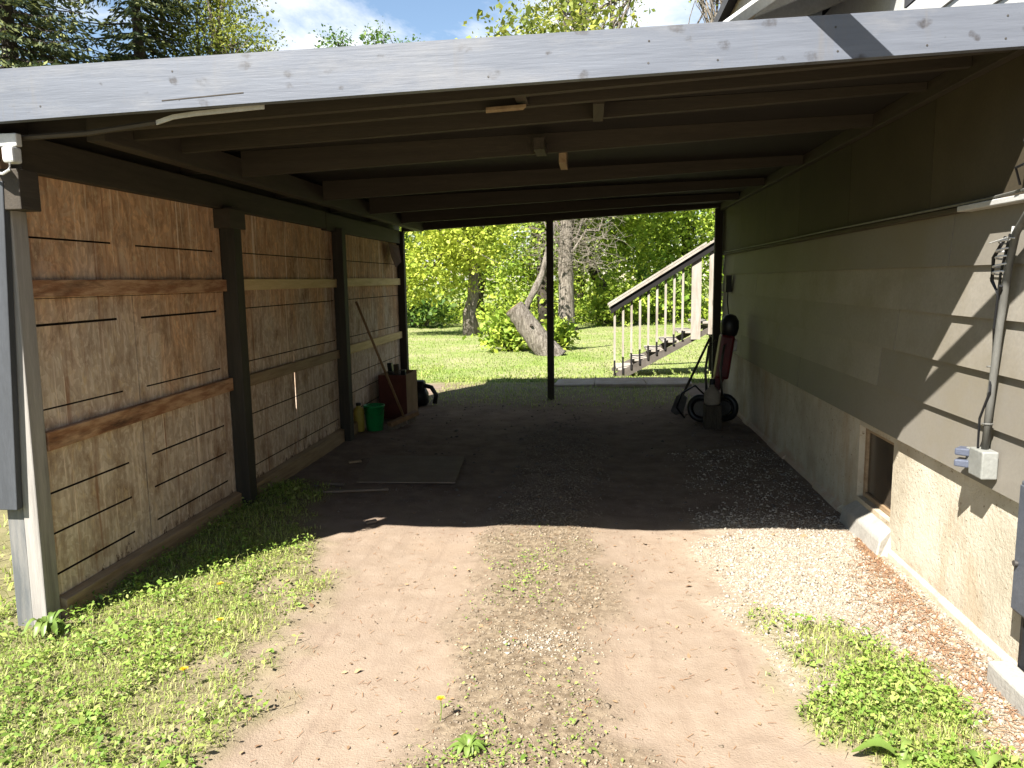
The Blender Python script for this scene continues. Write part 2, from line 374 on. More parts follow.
ys = axis([(-300,-30,8),(-30,-1,16),(-1,1.6,20),(1.6,6,180),(6,13,140),(13,30,60),(30,80,26),(80,500,12)])
X, Y = np.meshgrid(xs, ys); nx, ny = len(xs), len(ys)
V = np.stack([X, Y, ground_z(X, Y)], -1).reshape(-1,3)
ii = (np.arange(ny-1)[:,None]*nx + np.arange(nx-1)[None]).ravel()
F = np.stack([ii, ii+1, ii+nx+1, ii+nx], 1)
def groundmat():
    m, nt, bs, out = nt_new('driveway_earth')
    g = N(nt, 'ShaderNodeNewGeometry'); P = g.outputs['Position']
    def at(n):
        a = N(nt, 'ShaderNodeAttribute'); a.attribute_name = n; return a.outputs['Fac']
    fine = noise(nt, P, 55, 5, .7); med = noise(nt, P, 7, 6, .65); big = noise(nt, P, 1.3, 6, .65)
    dirt = mixc(nt, ramp(nt, med, .35, .68), (.345,.265,.196), (.285,.213,.152))
    dirt = mixc(nt, ramp(nt, fine, .60, .72), dirt, (.26,.19,.135))
    dirt = mixc(nt, ramp(nt, big, .5, .7), dirt, (.345,.258,.185))
    tm = N(nt, 'ShaderNodeMapping'); tm.inputs['Scale'].default_value = (9,.7,1); nt.links.new(P, tm.inputs[0])
    dirt = mixc(nt, ramp(nt, noise(nt, tm.outputs[0], 1.5, 6, .65), .54, .74), dirt, (.27,.20,.145))
    dirt = mixc(nt, ramp(nt, noise(nt, P, 17, 7, .75), .63, .72), dirt, (.28,.205,.145))
    mid = mixc(nt, ramp(nt, noise(nt, P, 26, 5, .7), .40, .62), (.150,.110,.070), (.31,.24,.16))
    grv = mixc(nt, ramp(nt, noise(nt, P, 40, 4, .7), .36, .62), (.24,.185,.13), (.50,.425,.32))
    under = mixc(nt, ramp(nt, noise(nt, P, 4, 7, .7), .36, .66), (.30,.222,.17), (.175,.126,.097))  # same dirt made darker, carport shade put into the colour
    soil = mixc(nt, ramp(nt, med, .35, .65), (.26,.225,.12), (.17,.16,.07))
    lawn = mixc(nt, ramp(nt, noise(nt, P, .55, 6, .7), .36, .66), (.20,.27,.06), (.36,.33,.18))
    c = mixc(nt, at('mid'), dirt, mid); c = mixc(nt, at('gravel'), c, grv)
    c = mixc(nt, at('under'), c, under); c = mixc(nt, at('grass'), c, soil); c = mixc(nt, at('lawn'), c, lawn)
    nt.links.new(c, bs.inputs['Base Color']); bs.inputs['Roughness'].default_value = .95; bs.inputs['Specular IOR Level'].default_value = .1
    h = N(nt, 'ShaderNodeMath', operation='ADD'); nt.links.new(fine, h.inputs[0]); nt.links.new(noise(nt, P, 140, 3), h.inputs[1])
    bump(nt, bs, h.outputs[0], .6, .007)
    return m
go = fastmesh('ground', V, F.ravel(), np.full(len(F),4), groundmat(), smooth=True); tag(go, kind='structure')
g_, mid_, grav_, _ = masks(X, Y)
shade_zone = ss(Y-4.85+ (fbm(X,Y,1.5)-.5)*1.0, -.4, .5)*ss(12.2-Y, 0, 1.2)  # mask follows the roof's ground shadow from front edge to rear edge
for nm, arr in (('grass', g_*ss(13.5-Y,0,2)), ('mid', mid_), ('gravel', grav_), ('under', shade_zone*.97), ('lawn', ss(Y-11.3+(fbm(X,Y,1.2)-.5)*2, 0, 1.0))):
    a = go.data.attributes.new(nm, 'FLOAT', 'POINT'); a.data.foreach_set('value', arr.ravel().astype(np.float32))

# ------------------------------------------------------------------ carport
carport = empty('carport', (-.4, 6.4, 0), 'long open carport with dark brown joists, grey front fascia and particle board side wall', 'carport')
D = lambda x: 2.42 + .0235*(x+2.43)                  # underside of the roof deck
JB = lambda x: 2.272 + .046*(x+2.13)                # joist bottoms
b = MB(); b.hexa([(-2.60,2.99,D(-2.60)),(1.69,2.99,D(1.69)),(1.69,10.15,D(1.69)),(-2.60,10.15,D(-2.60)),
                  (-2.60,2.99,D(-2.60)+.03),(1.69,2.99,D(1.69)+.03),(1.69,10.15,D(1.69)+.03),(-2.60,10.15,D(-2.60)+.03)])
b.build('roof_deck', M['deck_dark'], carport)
fb = lambda x: 2.271 + .0296*(x+2.45); ft = lambda x: 2.476 + .0147*(x+2.43)
b = MB(); xsF = np.linspace(-2.53, 1.64, 30)
for i in range(len(xsF)-1):
    x0, x1 = xsF[i], xsF[i+1]
    b.add([(x0,2.945,fb(x0)),(x1,2.945,fb(x1)),(x1,2.945,ft(x1)),(x0,2.945,ft(x0)),(x0,2.985,fb(x0)),(x1,2.985,fb(x1)),(x1,2.985,ft(x1)),(x0,2.985,ft(x0))],
          [(0,1,2,3),(7,6,5,4),(3,2,6,7),(4,5,1,0)] + ([(0,3,7,4)] if i == 0 else []) + ([(1,5,6,2)] if i == len(xsF)-2 else []))
fas = b.build('fascia', M['fascia'], carport)
bm = bmesh.new(); bm.from_mesh(fas.data); bmesh.ops.remove_doubles(bm, verts=bm.verts, dist=1e-5); bm.to_mesh(fas.data); bm.free()
for x_ in (-2.2,-1.62,-.98,-.41,.18,.47,.86,1.21,1.45):
    for f_ in (.22,.74):
        if random.random() < .25: continue
        xx_ = x_+random.uniform(-.03,.03); b = MB(); b.lathe((xx_,2.9449,fb(xx_)+(ft(xx_)-fb(xx_))*(f_+random.uniform(-.05,.05))), [(.0042,0),(.0036,-.0012)], 8, (0,1,0)); b.build('nail_head', M['metal_dark'], fas)
# split along the lower edge
b = MB(); b.hexa([(-1.70,2.9435,2.325),(-1.36,2.9435,2.342),(-1.36,2.9449,2.342),(-1.70,2.9449,2.325),(-1.70,2.9435,2.329),(-1.36,2.9435,2.346),(-1.36,2.9449,2.346),(-1.70,2.9449,2.329)])
b.build('split', M['dark_wood_x'], fas)
sf = MB(); sf.box(-2.63,-2.602,2.99,10.15,2.13,2.44); sf.build('side_fascia', M['dark_wood_y'], carport)
def joist(y, dz, x0=-2.19, x1=1.60, th=.04, par=carport, jb=JB, name='joist'):
    b = MB()
    p = lambda x, yy, z: (x, yy, z)
    xm = np.linspace(x0, x1, 5); sag = [0, -.004*random.random(), -.008*random.random(), -.004*random.random(), 0]
    for i in range(4):
        a, c = xm[i], xm[i+1]; za, zc = jb(a)+dz+sag[i], jb(c)+dz+sag[i+1]
        b.add([(a,y,za),(c,y,zc),(c,y+th,zc),(a,y+th,za),(a,y,D(a)-.002),(c,y,D(c)-.002),(c,y+th,D(c)-.002),(a,y+th,D(a)-.002)],
              [(3,2,1,0),(4,5,6,7),(0,1,5,4),(2,3,7,6)] + ([(3,0,4,7)] if i == 0 else []) + ([(1,2,6,5)] if i == 3 else []))
    return b.build(name, M['dark_wood_x'], par)
for y, dz in ((3.19,0),(3.52,.026),(3.95,.035),(4.65,0),(6.1,0),(7.4,0),(8.65,0)): joist(y, dz)
joist(9.86, 0, -2.50, 1.60, .09, carport, lambda x: 2.253+.052*(x+2.53), 'rear_beam')
b = MB(); b.box(-2.28,-2.192,3.30,9.85,2.25,2.385); b.build('side_beam', M['dark_wood_y'], carport, .004)
for y in (3.35, 4.65, 6.1, 7.4, 8.65):
    b = MB(); b.box(-2.60,-2.283,y,y+.04,2.30,2.405); b.build('lookout', M['dark_wood_x'], carport)
b = MB(); b.box(-2.60,-2.50,3.16,7.00,2.11,2.27); b.build('wall_beam', M['dark_wood_y'], carport, .005)
b = MB(); b.box(-2.60,-2.497,7.006,9.84,2.095,2.26); b.build('wall_beam', M['dark_wood_y'], carport, .005)
b = MB(); b.box(1.603,1.652,2.99,10.0,2.432,2.515); b.build('ledger', M['dark_wood_y'], carport, .004)
# blocking between the joists
b = MB(); b.box(-.335,-.285,3.232,3.518,2.385,2.44); b.build('blocking', M['dark_wood_y'], carport)
b = MB(); b.box(.005,.055,3.562,3.948,2.385,2.445); b.build('blocking', M['dark_wood_y'], carport)
b = MB(); b.box(-.33,-.27,4.40,4.648,2.335,2.40); b.build('blocking', M['dark_wood_y'], carport)
b = MB(); b.box(-.20,-.155,4.692,4.99,2.30,2.40); b.build('blocking', M['rail_dull'], carport)
b = MB(); b.hexa([(-.47,3.45,2.352),(-.29,3.45,2.36),(-.31,3.518,2.362),(-.48,3.518,2.354),(-.47,3.45,2.364),(-.29,3.45,2.372),(-.31,3.518,2.374),(-.48,3.518,2.366)]); b.build('wood_scrap', M['rail_dull'], carport)
# loose pale strip under the fascia
b = MB(); pts = [(-1.78,3.03,2.262),(-1.70,3.02,2.280),(-1.60,3.01,2.287),(-1.45,3.0,2.293),(-1.30,2.995,2.300)]
for a, c in zip(pts[:-1], pts[1:]): b.bar(a, c, (0,.004,0), (0,0,.009))
b.build('loose_strip', M['trim_white'], carport)
b = MB(); b.tube([(-1.78,3.03,2.262),(-2.1,3.05,2.235),(-2.5,3.06,2.225)], .012, 6); b.build('eave_cord', M['dark_wood_x'], carport)
# posts
def post(x0,x1,y0,y1,z1,mat,name='post',par=carport,lean=0): 
    b = MB(); k = lean; b.hexa([(x0,y0,-.05),(x1,y0,-.05),(x1,y1,-.05),(x0,y1,-.05),(x0+k,y0,z1),(x1+k,y0,z1),(x1+k,y1,z1),(x0+k,y1,z1)]); return b.build(name, mat, par, .006)
fp = post(-2.605,-2.532,3.07,3.165,2.105,M['grey_post'],lean=.035); fp['label'] = 'pale weathered front post'
post(-2.692,-2.607,3.078,3.16,2.12,M['slate_post'],lean=.035)
hb = MB(); hb.hexa([(-2.80,3.03,.60),(-2.588,3.03,.60),(-2.588,3.066,.60),(-2.80,3.066,.60),(-2.76,3.03,2.05),(-2.49,3.03,2.05),(-2.49,3.066,2.05),(-2.76,3.066,2.05)]); o = hb.build('hanging_board', M['dim_grey'], carport, .004)
for y in (5.0, 7.27): post(-2.546,-2.44,y,y+.115,2.13,M['dark_wood_z'])
post(-2.565,-2.46,9.78,9.88,2.25,M['dark_wood_z'])
post(-.59,-.50,9.87,9.94,2.36,M['dark_wood_z']); post(1.55,1.645,9.87,9.95,2.46,M['dark_wood_z'])
b = MB(); b.box(-2.53,-2.42,3.035,3.155,1.93,2.10); b.build('corbel', M['dark_wood_y'], carport, .004)
b = MB(); b.box(-2.55,-2.43,4.94,5.17,1.98,2.108); b.build('post_cap', M['dark_wood_y'], carport, .004)
# particle board sheets with slots (grooves recessed into each sheet)
def sheet(y0, y1, z0, z1, slots, x=-2.55, dep=.016):
    ycut = sorted({y0, y1, *[round(v,3) for s in slots for v in (s[0], s[1]) if y0 < v < y1]})
    zcut = sorted({z0, z1, *[round(v,3) for s in slots for v in (s[2], s[3]) if z0 < v < z1]})
    b = MB(); ny_, nz_ = len(ycut)-1, len(zcut)-1
    ins = lambda i,j: any(s[0]-1e-3 <= (ycut[i]+ycut[i+1])/2 <= s[1]+1e-3 and s[2]-1e-3 <= (zcut[j]+zcut[j+1])/2 <= s[3]+1e-3 for s in slots)
    for i in range(ny_):
        for j in range(nz_):
            d = ins(i,j); xx = x - (dep if d else 0)
            a0,a1,c0,c1 = ycut[i],ycut[i+1],zcut[j],zcut[j+1]
            b.add([(xx,a0,c0),(xx,a1,c0),(xx,a1,c1),(xx,a0,c1)], [(0,1,2,3)], 1 if d else 0)
            if d:
                for (p,q) in (((a0,c0),(a1,c0)),((a1,c0),(a1,c1)),((a1,c1),(a0,c1)),((a0,c1),(a0,c0))):
                    b.add([(x,p[0],p[1]),(x,q[0],q[1]),(xx,q[0],q[1]),(xx,p[0],p[1])], [(0,1,2,3)], 1)
    b.add([(x-.02,y0,z0),(x-.02,y1,z0),(x-.02,y1,z1),(x-.02,y0,z1)], [(3,2,1,0)])
    b.add([(x,y0,z0),(x,y1,z0),(x-.02,y1,z0),(x-.02,y0,z0)], [(0,1,2,3)]); b.add([(x,y0,z0),(x,y0,z1),(x-.02,y0,z1),(x-.02,y0,z0)], [(0,1,2,3)])
    b.add([(x,y1,z0),(x,y1,z1),(x-.02,y1,z1),(x-.02,y1,z0)], [(0,1,2,3)])
    return b.build('wall_sheet', [M['osb'], M['slotdark']], carport)
M['slotdark'] = simple('slot_edge', (.035,.022,.015), (.02,.014,.01), 9, .9)
sl = []
for z, h in ((1.826,.009),(1.424,.012),(1.030,.009),(.63,.010),(.434,.010),(.234,.011)):
    sl.append((3.14, 3.81, z-h/2, z+h/2)); 
    sl.append((4.03, 4.90, z-h/2-.004, z+h/2-.004))
sheet(3.10, 3.956, .09, 1.545, [s for s in sl if s[0] < 3.5]); sheet(3.967, 5.02, .09, 1.545, [s for s in sl if s[0] > 4])
sheet(3.10, 5.02, 1.548, 2.20, sl)
s2 = [(5.12, 7.25, z-.004, z+.004) for z in (1.826,1.424,1.03,.63,.434,.234)]
sheet(5.03, 6.174, .09, 1.56, s2); sheet(6.200, 7.32, .09, 1.56, s2); sheet(5.03, 7.32, 1.563, 2.2, s2)
s3 = [(7.39, 9.78, z-.004, z+.004) for z in (1.826,1.424,1.03,.63,.434,.234)]
sheet(7.325, 8.45, .09, 1.56, s3); sheet(8.455, 9.80, .09, 1.56, s3); sheet(7.325, 9.80, 1.563, 2.2, s3)
for q in range(4): 
    o_ = MB(); y_ = ((3.9,4.02,.09,1.54),(6.12,6.25,.985,1.56),(6.12,6.25,.09,.55),(8.40,8.50,.09,1.56))[q]
    o_.box(-2.60,-2.571,*y_); o_.build('seam_light_block', M['slotdark'], carport)  # added strips that keep outside light from showing through the upright seams
for z_ in (1.546, ):
    o_ = MB(); o_.box(-2.60,-2.571,3.10,9.79,1.53,1.58); o_.build('seam_light_block', M['slotdark'], carport)  # added strip keeping outside light out of the level seam
def girt(y0, y1, z, mat, h=.082, lab=None, tilt=0):
    b = MB(); b.hexa([(-2.548,y0,z),(-2.512,y0,z),(-2.512,y1,z+tilt),(-2.548,y1,z+tilt),(-2.548,y0,z+h),(-2.512,y0,z+h),(-2.512,y1,z+tilt+h),(-2.548,y1,z+tilt+h)])
    o = b.build('girt', mat, carport, .004)
    if lab: o['label'] = lab
girt(3.17, 4.998, 1.552, M['rail_red'], lab='red brown stained upper girt of the front bay'); girt(3.17, 4.998, .84, M['rail_red'], .09, 'red brown stained lower girt of the front bay', .02)
girt(5.118, 7.268, 1.555, M['rail_pale']); girt(5.118, 7.268, .85, M['rail_dull'], .085)
girt(7.388, 9.77, 1.56, M['rail_pale'], .085); girt(7.388, 9.77, .86, M['rail_pale'], .09)
for (a, c, t) in ((3.17, 4.99, .0), (5.12, 7.26, .01), (7.39, 9.76, 0)):
    b = MB(); b.hexa([(-2.545,a,-.02),(-2.50,a,-.02),(-2.50,c,-.02),(-2.545,c,-.02),(-2.545,a,.13),(-2.50,a,.115),(-2.50,c,.115+t),(-2.545,c,.13+t)])
    b.build('sill_board', M['rail_dull'], carport, .004)
# torn dark tar-paper flap by the rear corner
b = MB(); b.add([(-2.47,9.1,2.08),(-2.46,9.55,2.06),(-2.42,9.5,1.85),(-2.44,9.3,1.78),(-2.46,9.18,1.9)], [(0,1,2,3,4)]); b.add([(-2.475,9.1,2.08),(-2.465,9.55,2.06),(-2.425,9.5,1.85),(-2.445,9.3,1.78),(-2.465,9.18,1.9)], [(4,3,2,1,0)])
b.build('paper_flap', M['red_card'], carport)
for i in range(9):
    z = 1.37 - i*.016 + random.uniform(-.004,.004); 
    b = MB(); x = -2.58+random.uniform(-.012,.012)
    b.lathe((x,3.068,z), [(.006,0),(.006,-.006),(.003,-.010)], 8, (0,1,0)); b.build('screw_head', M['cable_white'], fp)

# security light on the front corner
sl_ = empty('security_light', (-2.72, 3.0, 2.15), 'small white security light on the front left carport corner', 'lamp')
b = MB(); b.box(-2.60,-2.385,3.0,3.034,2.185,2.238); b.build('mounting_plate', M['cable_white'], sl_, .005)
b = MB(); b.box(-2.44,-2.388,2.975,3.032,2.115,2.182); b.build('housing', M['cable_white'], sl_, .010)
b = MB(); b.lathe((-2.475,2.985,2.15), [(.03,.0),(.040,.03),(.034,.055),(.01,.06)], 16, (-.8,-.3,-.5)); b.build('lamp_head', M['black'], sl_, smooth=True)
b = MB(); b.lathe((-2.452,2.965,2.142), [(.011,0),(.010,.008),(.004,.013)], 12, (-.4,-.9,-.1)); b.build('lens', M['yellow_plastic'], sl_)
b = MB(); b.tube([(-2.41,2.985,2.118),(-2.415,2.98,2.085),(-2.44,2.975,2.07),(-2.48,2.975,2.075),(-2.53,2.985,2.10)], .006, 6); b.build('cable', M['cable_white'], sl_)

# ------------------------------------------------------------------ house
house = empty('house', (5.2, 5, 0), 'brown and grey sided house with rough cast foundation along the right of the carport', 'house')
YA, YB = -2.0, 9.95
b = MB()
b.box(1.70,1.95,YA,4.36,-.1,.705); b.box(1.70,1.95,4.905,YB,-.1,.705); b.box(1.70,1.95,4.361,4.904,-.1,.19); b.box(1.70,1.95,4.361,4.904,.655,.705)
fo = b.build('foundation', M['foundation'], house)
b = MB(); 
for k in range(40):
    y0, y1 = YA + (YB-YA)*k/40, YA+(YB-YA)*(k+1)/40; 
    w0, w1 = 1.655+.02*random.random(), 1.655+.02*random.random()
    b.hexa([(w0,y0,-.05),(1.71,y0,-.05),(1.71,y1,-.05),(w0,y1,-.05),(w0+.012,y0,.025),(1.71,y0,.055),(1.71,y1,.055),(w0+.012,y1,.025)])
b.build('footing', M['foundation'], house)
win = MB(); win.box(1.735,1.775,4.362,4.40,.192,.653); win.box(1.735,1.775,4.865,4.903,.192,.653); win.box(1.735,1.775,4.401,4.864,.192,.225); win.box(1.735,1.775,4.401,4.864,.62,.653)
w = win.build('window', M['rail_dull'], house, .003)
b = MB(); b.box(1.750,1.757,4.40,4.865,.224,.621); b.build('pane', M['glass'], w)
b = MB(); b.hexa([(1.60,4.30,-.06),(1.734,4.30,-.06),(1.734,4.96,-.06),(1.60,4.96,-.06),(1.63,4.30,.10),(1.734,4.362,.188),(1.734,4.902,.188),(1.63,4.96,.10)])
b.build('window_sill', M['concrete'], w, .012)
# lap siding
zb = [.705,.955,1.185,1.41,1.635,1.88]; b = MB()
for i in range(5):
    cuts = [YA]; y = YA + [1.6,2.9,.9,3.3,2.1][i]
    while y < YB: cuts.append(y); y += [3.66,2.44,3.0][(i+len(cuts))%3]
    cuts.append(YB)
    for y0, y1 in zip(cuts[:-1], cuts[1:]):
        j = random.uniform(-.0015,.0015)
        b.hexa([(1.662+j,y0+.002,zb[i]),(1.699,y0+.002,zb[i]),(1.699,y1-.002,zb[i]),(1.662+j,y1-.002,zb[i]),
                (1.681+j,y0+.002,zb[i+1]+.004),(1.699,y0+.002,zb[i+1]+.004),(1.699,y1-.002,zb[i+1]+.004),(1.681+j,y1-.002,zb[i+1]+.004)])
b.build('lap_siding', M['siding'], house)
b = MB()
ycut = np.arange(YA, YB+.01, 1.195)
for y0, y1 in zip(ycut[:-1], ycut[1:]): b.box(1.655,1.70,y0+.002,y1-.002,1.90,2.552)
b.build('upper_boarding', M['upper_paint'], house)
b = MB()
for i_ in range(3): b.hexa([(1.652,YA,2.556+.15*i_),(1.70,YA,2.556+.15*i_),(1.70,YB,2.556+.15*i_),(1.652,YB,2.556+.15*i_),(1.664,YA,2.703+.15*i_),(1.70,YA,2.703+.15*i_),(1.70,YB,2.703+.15*i_),(1.664,YB,2.703+.15*i_)])
b.build('upper_siding', M['white_paint'], house)
b = MB(); b.box(1.622,1.70,YA,3.62,1.872,1.897); b.build('ledge_trim', M['trim_white'], house, .004)  # sunlit stretch of the ledge, sunlight put into the white colour
b = MB(); b.box(1.636,1.70,3.622,YB,1.874,1.897); b.build('ledge_trim', M['upper_paint'], house, .004)  # same ledge beyond the shadow edge, shade put into the dark colour
# body behind the wall, upper storey, roof
b = MB(); b.box(1.705,9.0,YA+.02,YB-.02,.71,3.0); b.build('body', M['siding'], house)
b = MB(); b.box(1.66,9.05,YA-.05,4.45,3.01,3.09); b.build('porch_roof', M['roofing'], house)
b = MB(); b.box(1.72,9.0,4.5,YB-.02,3.005,3.52); b.build('upper_wall', M['white_paint'], house)
b = MB(); b.box(.95,.985,4.5,10.4,3.165,3.40); b.build('eave_fascia', M['cream_paint'], house, .004)
y = 4.52
while y < 10.3:
    b = MB(); b.hexa([(.987,y,3.20),(1.718,y,3.455),(1.718,y+.045,3.455),(.987,y+.045,3.20),(.987,y,3.375),(1.718,y,3.63),(1.718,y+.045,3.63),(.987,y+.045,3.375)])
    b.build('rafter_tail', M['white_paint'], house, .003); y += .55
b = MB(); b.hexa([(.88,4.42,3.38),(5.3,4.42,4.92),(5.3,10.5,4.92),(.88,10.5,3.38),(.88,4.42,3.45),(5.3,4.42,4.99),(5.3,10.5,4.99),(.88,10.5,3.45)])
b.hexa([(5.301,4.42,4.92),(9.7,4.42,3.38),(9.7,10.5,3.38),(5.301,10.5,4.92),(5.301,4.42,4.99),(9.7,4.42,3.45),(9.7,10.5,3.45),(5.301,10.5,4.99)])
b.build('roof', M['roofing'], house)
for y0, y1 in ((4.51,4.65),(9.78,9.92)):
    b = MB(); b.add([(1.73,y0,3.5),(8.99,y0,3.5),(5.3,y0,4.9),(1.73,y1,3.5),(8.99,y1,3.5),(5.3,y1,4.9)], [(0,1,2),(5,4,3),(0,3,4,1),(1,4,5,2),(2,5,3,0)])
    b.build('gable', M['white_paint'], house)
# diagonal white tie board from the carport roof to the house wall (casts the slanting shadow)
s = SUN/np.linalg.norm(SUN); nrm = np.cross(SUN, np.array([1.05,0,-1.0])); nrm /= np.linalg.norm(nrm); nrm *= np.sign(nrm[2])
A = np.array([.42,3.45,0.]); Bp = np.array([1.665,1.30,0.])
pl = float(np.dot(nrm, np.array([.905,2.945,2.465])))
for P_ in (A, Bp): P_[2] = (pl - nrm[0]*P_[0]-nrm[1]*P_[1])/nrm[2]
d = (Bp-A)/np.linalg.norm(Bp-A); hv = np.cross(d, nrm)
b = MB(); b.bar(A, Bp, nrm*.045, hv*.02); b.build('tie_board', M['white_paint'], house, .003)

# electrical conduit with outlet box
cond = empty('electrical_conduit', (1.63, 3.252, .8), 'weathered grey conduit running down the sunlit siding to an outlet box', 'conduit')
b = MB(); b.tube([(1.632,3.257,.86),(1.633,3.242,1.1),(1.630,3.207,1.4),(1.622,3.157,1.64),(1.614,3.11,1.75),(1.608,3.02,1.83),(1.605,2.86,1.865),(1.605,2.5,1.87)], .0145, 10); b.build('pipe', M['galv'], cond, smooth=True)
b = MB(); b.tube([(1.655,3.292,.86),(1.65,3.282,1.2),(1.648,3.232,1.5),(1.64,3.182,1.78)], .006, 6); b.build('cable', M['cable_white'], cond)
b = MB(); b.tube([(1.612,3.272,.80),(1.608,3.267,1.0),(1.618,3.222,1.12),(1.64,3.262,1.3),(1.61,3.212,1.38),(1.606,3.182,1.6),(1.615,3.152,1.75)], .005, 6); b.build('cable', M['cable_black'], cond)
b = MB(); b.tube([(1.61,3.172,1.74),(1.59,3.212,1.66),(1.60,3.232,1.57),(1.62,3.202,1.50),(1.60,3.162,1.55)], .007, 6); b.build('cable', M['cable_black'], cond)
b = MB()
for k, z in enumerate((1.72,1.69,1.66,1.63,1.60)): b.torus((1.612,3.162+.008*k,z), (.1*(-1)**k,.2,.97), .028+.004*(k%2), .004, 14, 6)
b.build('cable_coil', M['cable_white'], cond)
b = MB(); b.tube([(1.61,3.292,1.72),(1.60,3.142,1.735),(1.59,3.072,1.73)], .003, 5); b.build('cable_tie', M['cable_white'], cond)
for z in (1.22, .98): 
    b = MB(); b.torus((1.633,3.247+(.005 if z<1 else 0),z), (0,.1,1), .018, .004, 14, 6); b.build('strap', M['galv'], cond)
bx = MB(); bx.box(1.595,1.660,3.197,3.307,.755,.872); bo = bx.build('outlet_box', M['boxgrey'], cond, .006)
b = MB(); b.box(1.600,1.650,3.308,3.347,.775,.862); b.build('gasket', M['boxgrey'], bo, .004)
for z in (.775, .825):
    b = MB(); b.hexa([(1.555,3.350,z),(1.598,3.312,z),(1.645,3.350,z),(1.60,3.402,z),(1.555,3.350,z+.030),(1.598,3.312,z+.034),(1.645,3.350,z+.034),(1.60,3.402,z+.030)])
    b.build('outlet_cover', M['socket_blue'], bo, .006)
lc = MB(); lc.tube([(1.615,2.2,1.925),(1.615,2.9,1.915),(1.63,3.35,1.905),(1.632,4.2,1.906),(1.634,5.4,1.909),(1.635,7.2,1.906),(1.638,9.8,1.908)], .006, 6)
o = lc.build('wall_cable', M['galv']); tag(o, 'thin grey cable running along the ledge of the house wall', 'cable')
lc = MB(); lc.tube([(1.60,2.95,2.0),(1.59,3.05,2.08),(1.63,3.08,2.2),(1.60,3.02,2.30)], .006, 6); lc.tube([(1.60,2.9,2.02),(1.58,3.08,1.99),(1.61,3.1,1.93)], .005, 6)
o = lc.build('cable_loop', M['cable_black']); tag(o, 'loose dark cables hanging against the sunlit upper wall', 'cable')
# utility box at the right edge
ub = empty('utility_box', (1.55, 3.0, .2), 'blue grey steel utility box fixed low on the right wall', 'utility box')
b = MB(); b.box(1.625,1.698,2.58,2.965,.30,.82); bd = b.build('cabinet', M['steel_box'], ub, .008)
b = MB(); b.box(1.614,1.624,2.595,2.95,.315,.805); b.build('door', M['steel_box'], ub, .003)
b = MB(); b.tube([(1.66,2.92,.30),(1.66,2.92,.02)], .018, 8); b.build('conduit_leg', M['black'], ub)
b = MB(); b.lathe((1.614,2.93,.50), [(.012,0),(.012,-.012)], 10, (1,0,0)); b.build('latch', M['metal_dark'], ub)
b = MB(); b.box(1.545,1.640,2.45,2.955,-.05,.095); o = b.build('concrete_block', M['concrete'], None, .012); tag(o, 'grey concrete block on the ground against the right foundation', 'concrete block')

# ------------------------------------------------------------------ things along the left wall
def rot2(x, y, a): return x*math.cos(a)-y*math.sin(a), x*math.sin(a)+y*math.cos(a)
box = empty('storage_box', (-2.27, 8.75, 0), 'dark red and cardboard brown box of scraps against the left wall', 'box')
t = .015; P = (-2.49,-2.16,8.5,9.05)
b = MB(); b.box(P[0],P[1],P[2],P[2]+t,0,.52); b.build('front_panel', M['red_card'], box)
b = MB(); b.box(P[1]-t,P[1],P[2]+t+.001,P[3],0,.52); b.build('side_panel', M['cardboard'], box)
b = MB(); b.box(P[0],P[0]+t,P[2]+t+.001,P[3],0,.52); b.build('side_panel', M['cardboard'], box)
b = MB(); b.box(P[0]+t+.001,P[1]-t-.001,P[3]-t,P[3],0,.52); b.build('rear_panel', M['cardboard'], box)
b = MB(); b.box(P[0]+t+.001,P[1]-t-.001,P[2]+t+.001,P[3]-t-.001,.02,.44); b.build('base', M['cardboard'], box)
for k in range(9):
    x, y = random.uniform(-2.43,-2.22), random.uniform(8.58,8.98); h = random.uniform(.50,.64)
    b = MB(); b.bar((x,y,.441),(x+random.uniform(-.05,.05),y+random.uniform(-.06,.06),h), (.025,.01,0), (0,.03,0))
    o = b.build('wood_scrap', M[random.choice(['black','rail_dull','bark_dark','plywood'])], None, .002)
    tag(o, 'dark scrap of wood poking out of the red brown box', 'scrap', 'scraps in the storage box')
def bucket():
    t_ = empty('green_bucket', (-2.36, 7.85, 0), 'bright green plastic bucket beside the leaning broom', 'bucket')
    b = MB(); b.lathe((-2.36,7.85,0), [(.085,0),(.088,.006),(.112,.26),(.118,.262),(.118,.28),(.110,.28),(.106,.255),(.083,.012)], 24); b.build('pail', M['green_plastic'], t_, smooth=True)
    b = MB(); b.tube([(-2.475,7.85,.25),(-2.45,7.79,.19),(-2.36,7.745,.15),(-2.27,7.79,.19),(-2.245,7.85,.25)], .004, 6); b.build('handle', M['metal_dark'], t_)
    return t_
bucket()
t_ = empty('yellow_jug', (-2.505, 7.76, 0), 'tall yellow plastic jug between the post and the green bucket', 'jug')
b = MB(); b.lathe((-2.505,7.76,0), [(.05,0),(.058,.01),(.058,.22),(.05,.25),(.025,.27),(.025,.285)], 20); b.build('body', M['yellow_plastic'], t_, smooth=True)
b = MB(); b.lathe((-2.505,7.76,.286), [(.028,0),(.028,.025),(.02,.03)], 14); b.build('cap', M['black'], t_)
br = empty('push_broom', (-2.2, 8.2, 0), 'wooden push broom leaning on the left wall in front of the box', 'broom')
top = np.array([-2.495,7.80,1.40]); bot = np.array([-2.07,8.02,.10])
b = MB(); b.tube([top, (top+bot)/2, bot], [.013,.014,.014], 8); b.build('handle', M['wood_handle'], br, smooth=True)
b = MB(); b.bar((-2.20,7.86,.055),(-1.96,8.16,.14), (.03,-.024,0), (-.006,0,.022)); b.build('head', M['wood_handle'], br, .006)
b = MB()
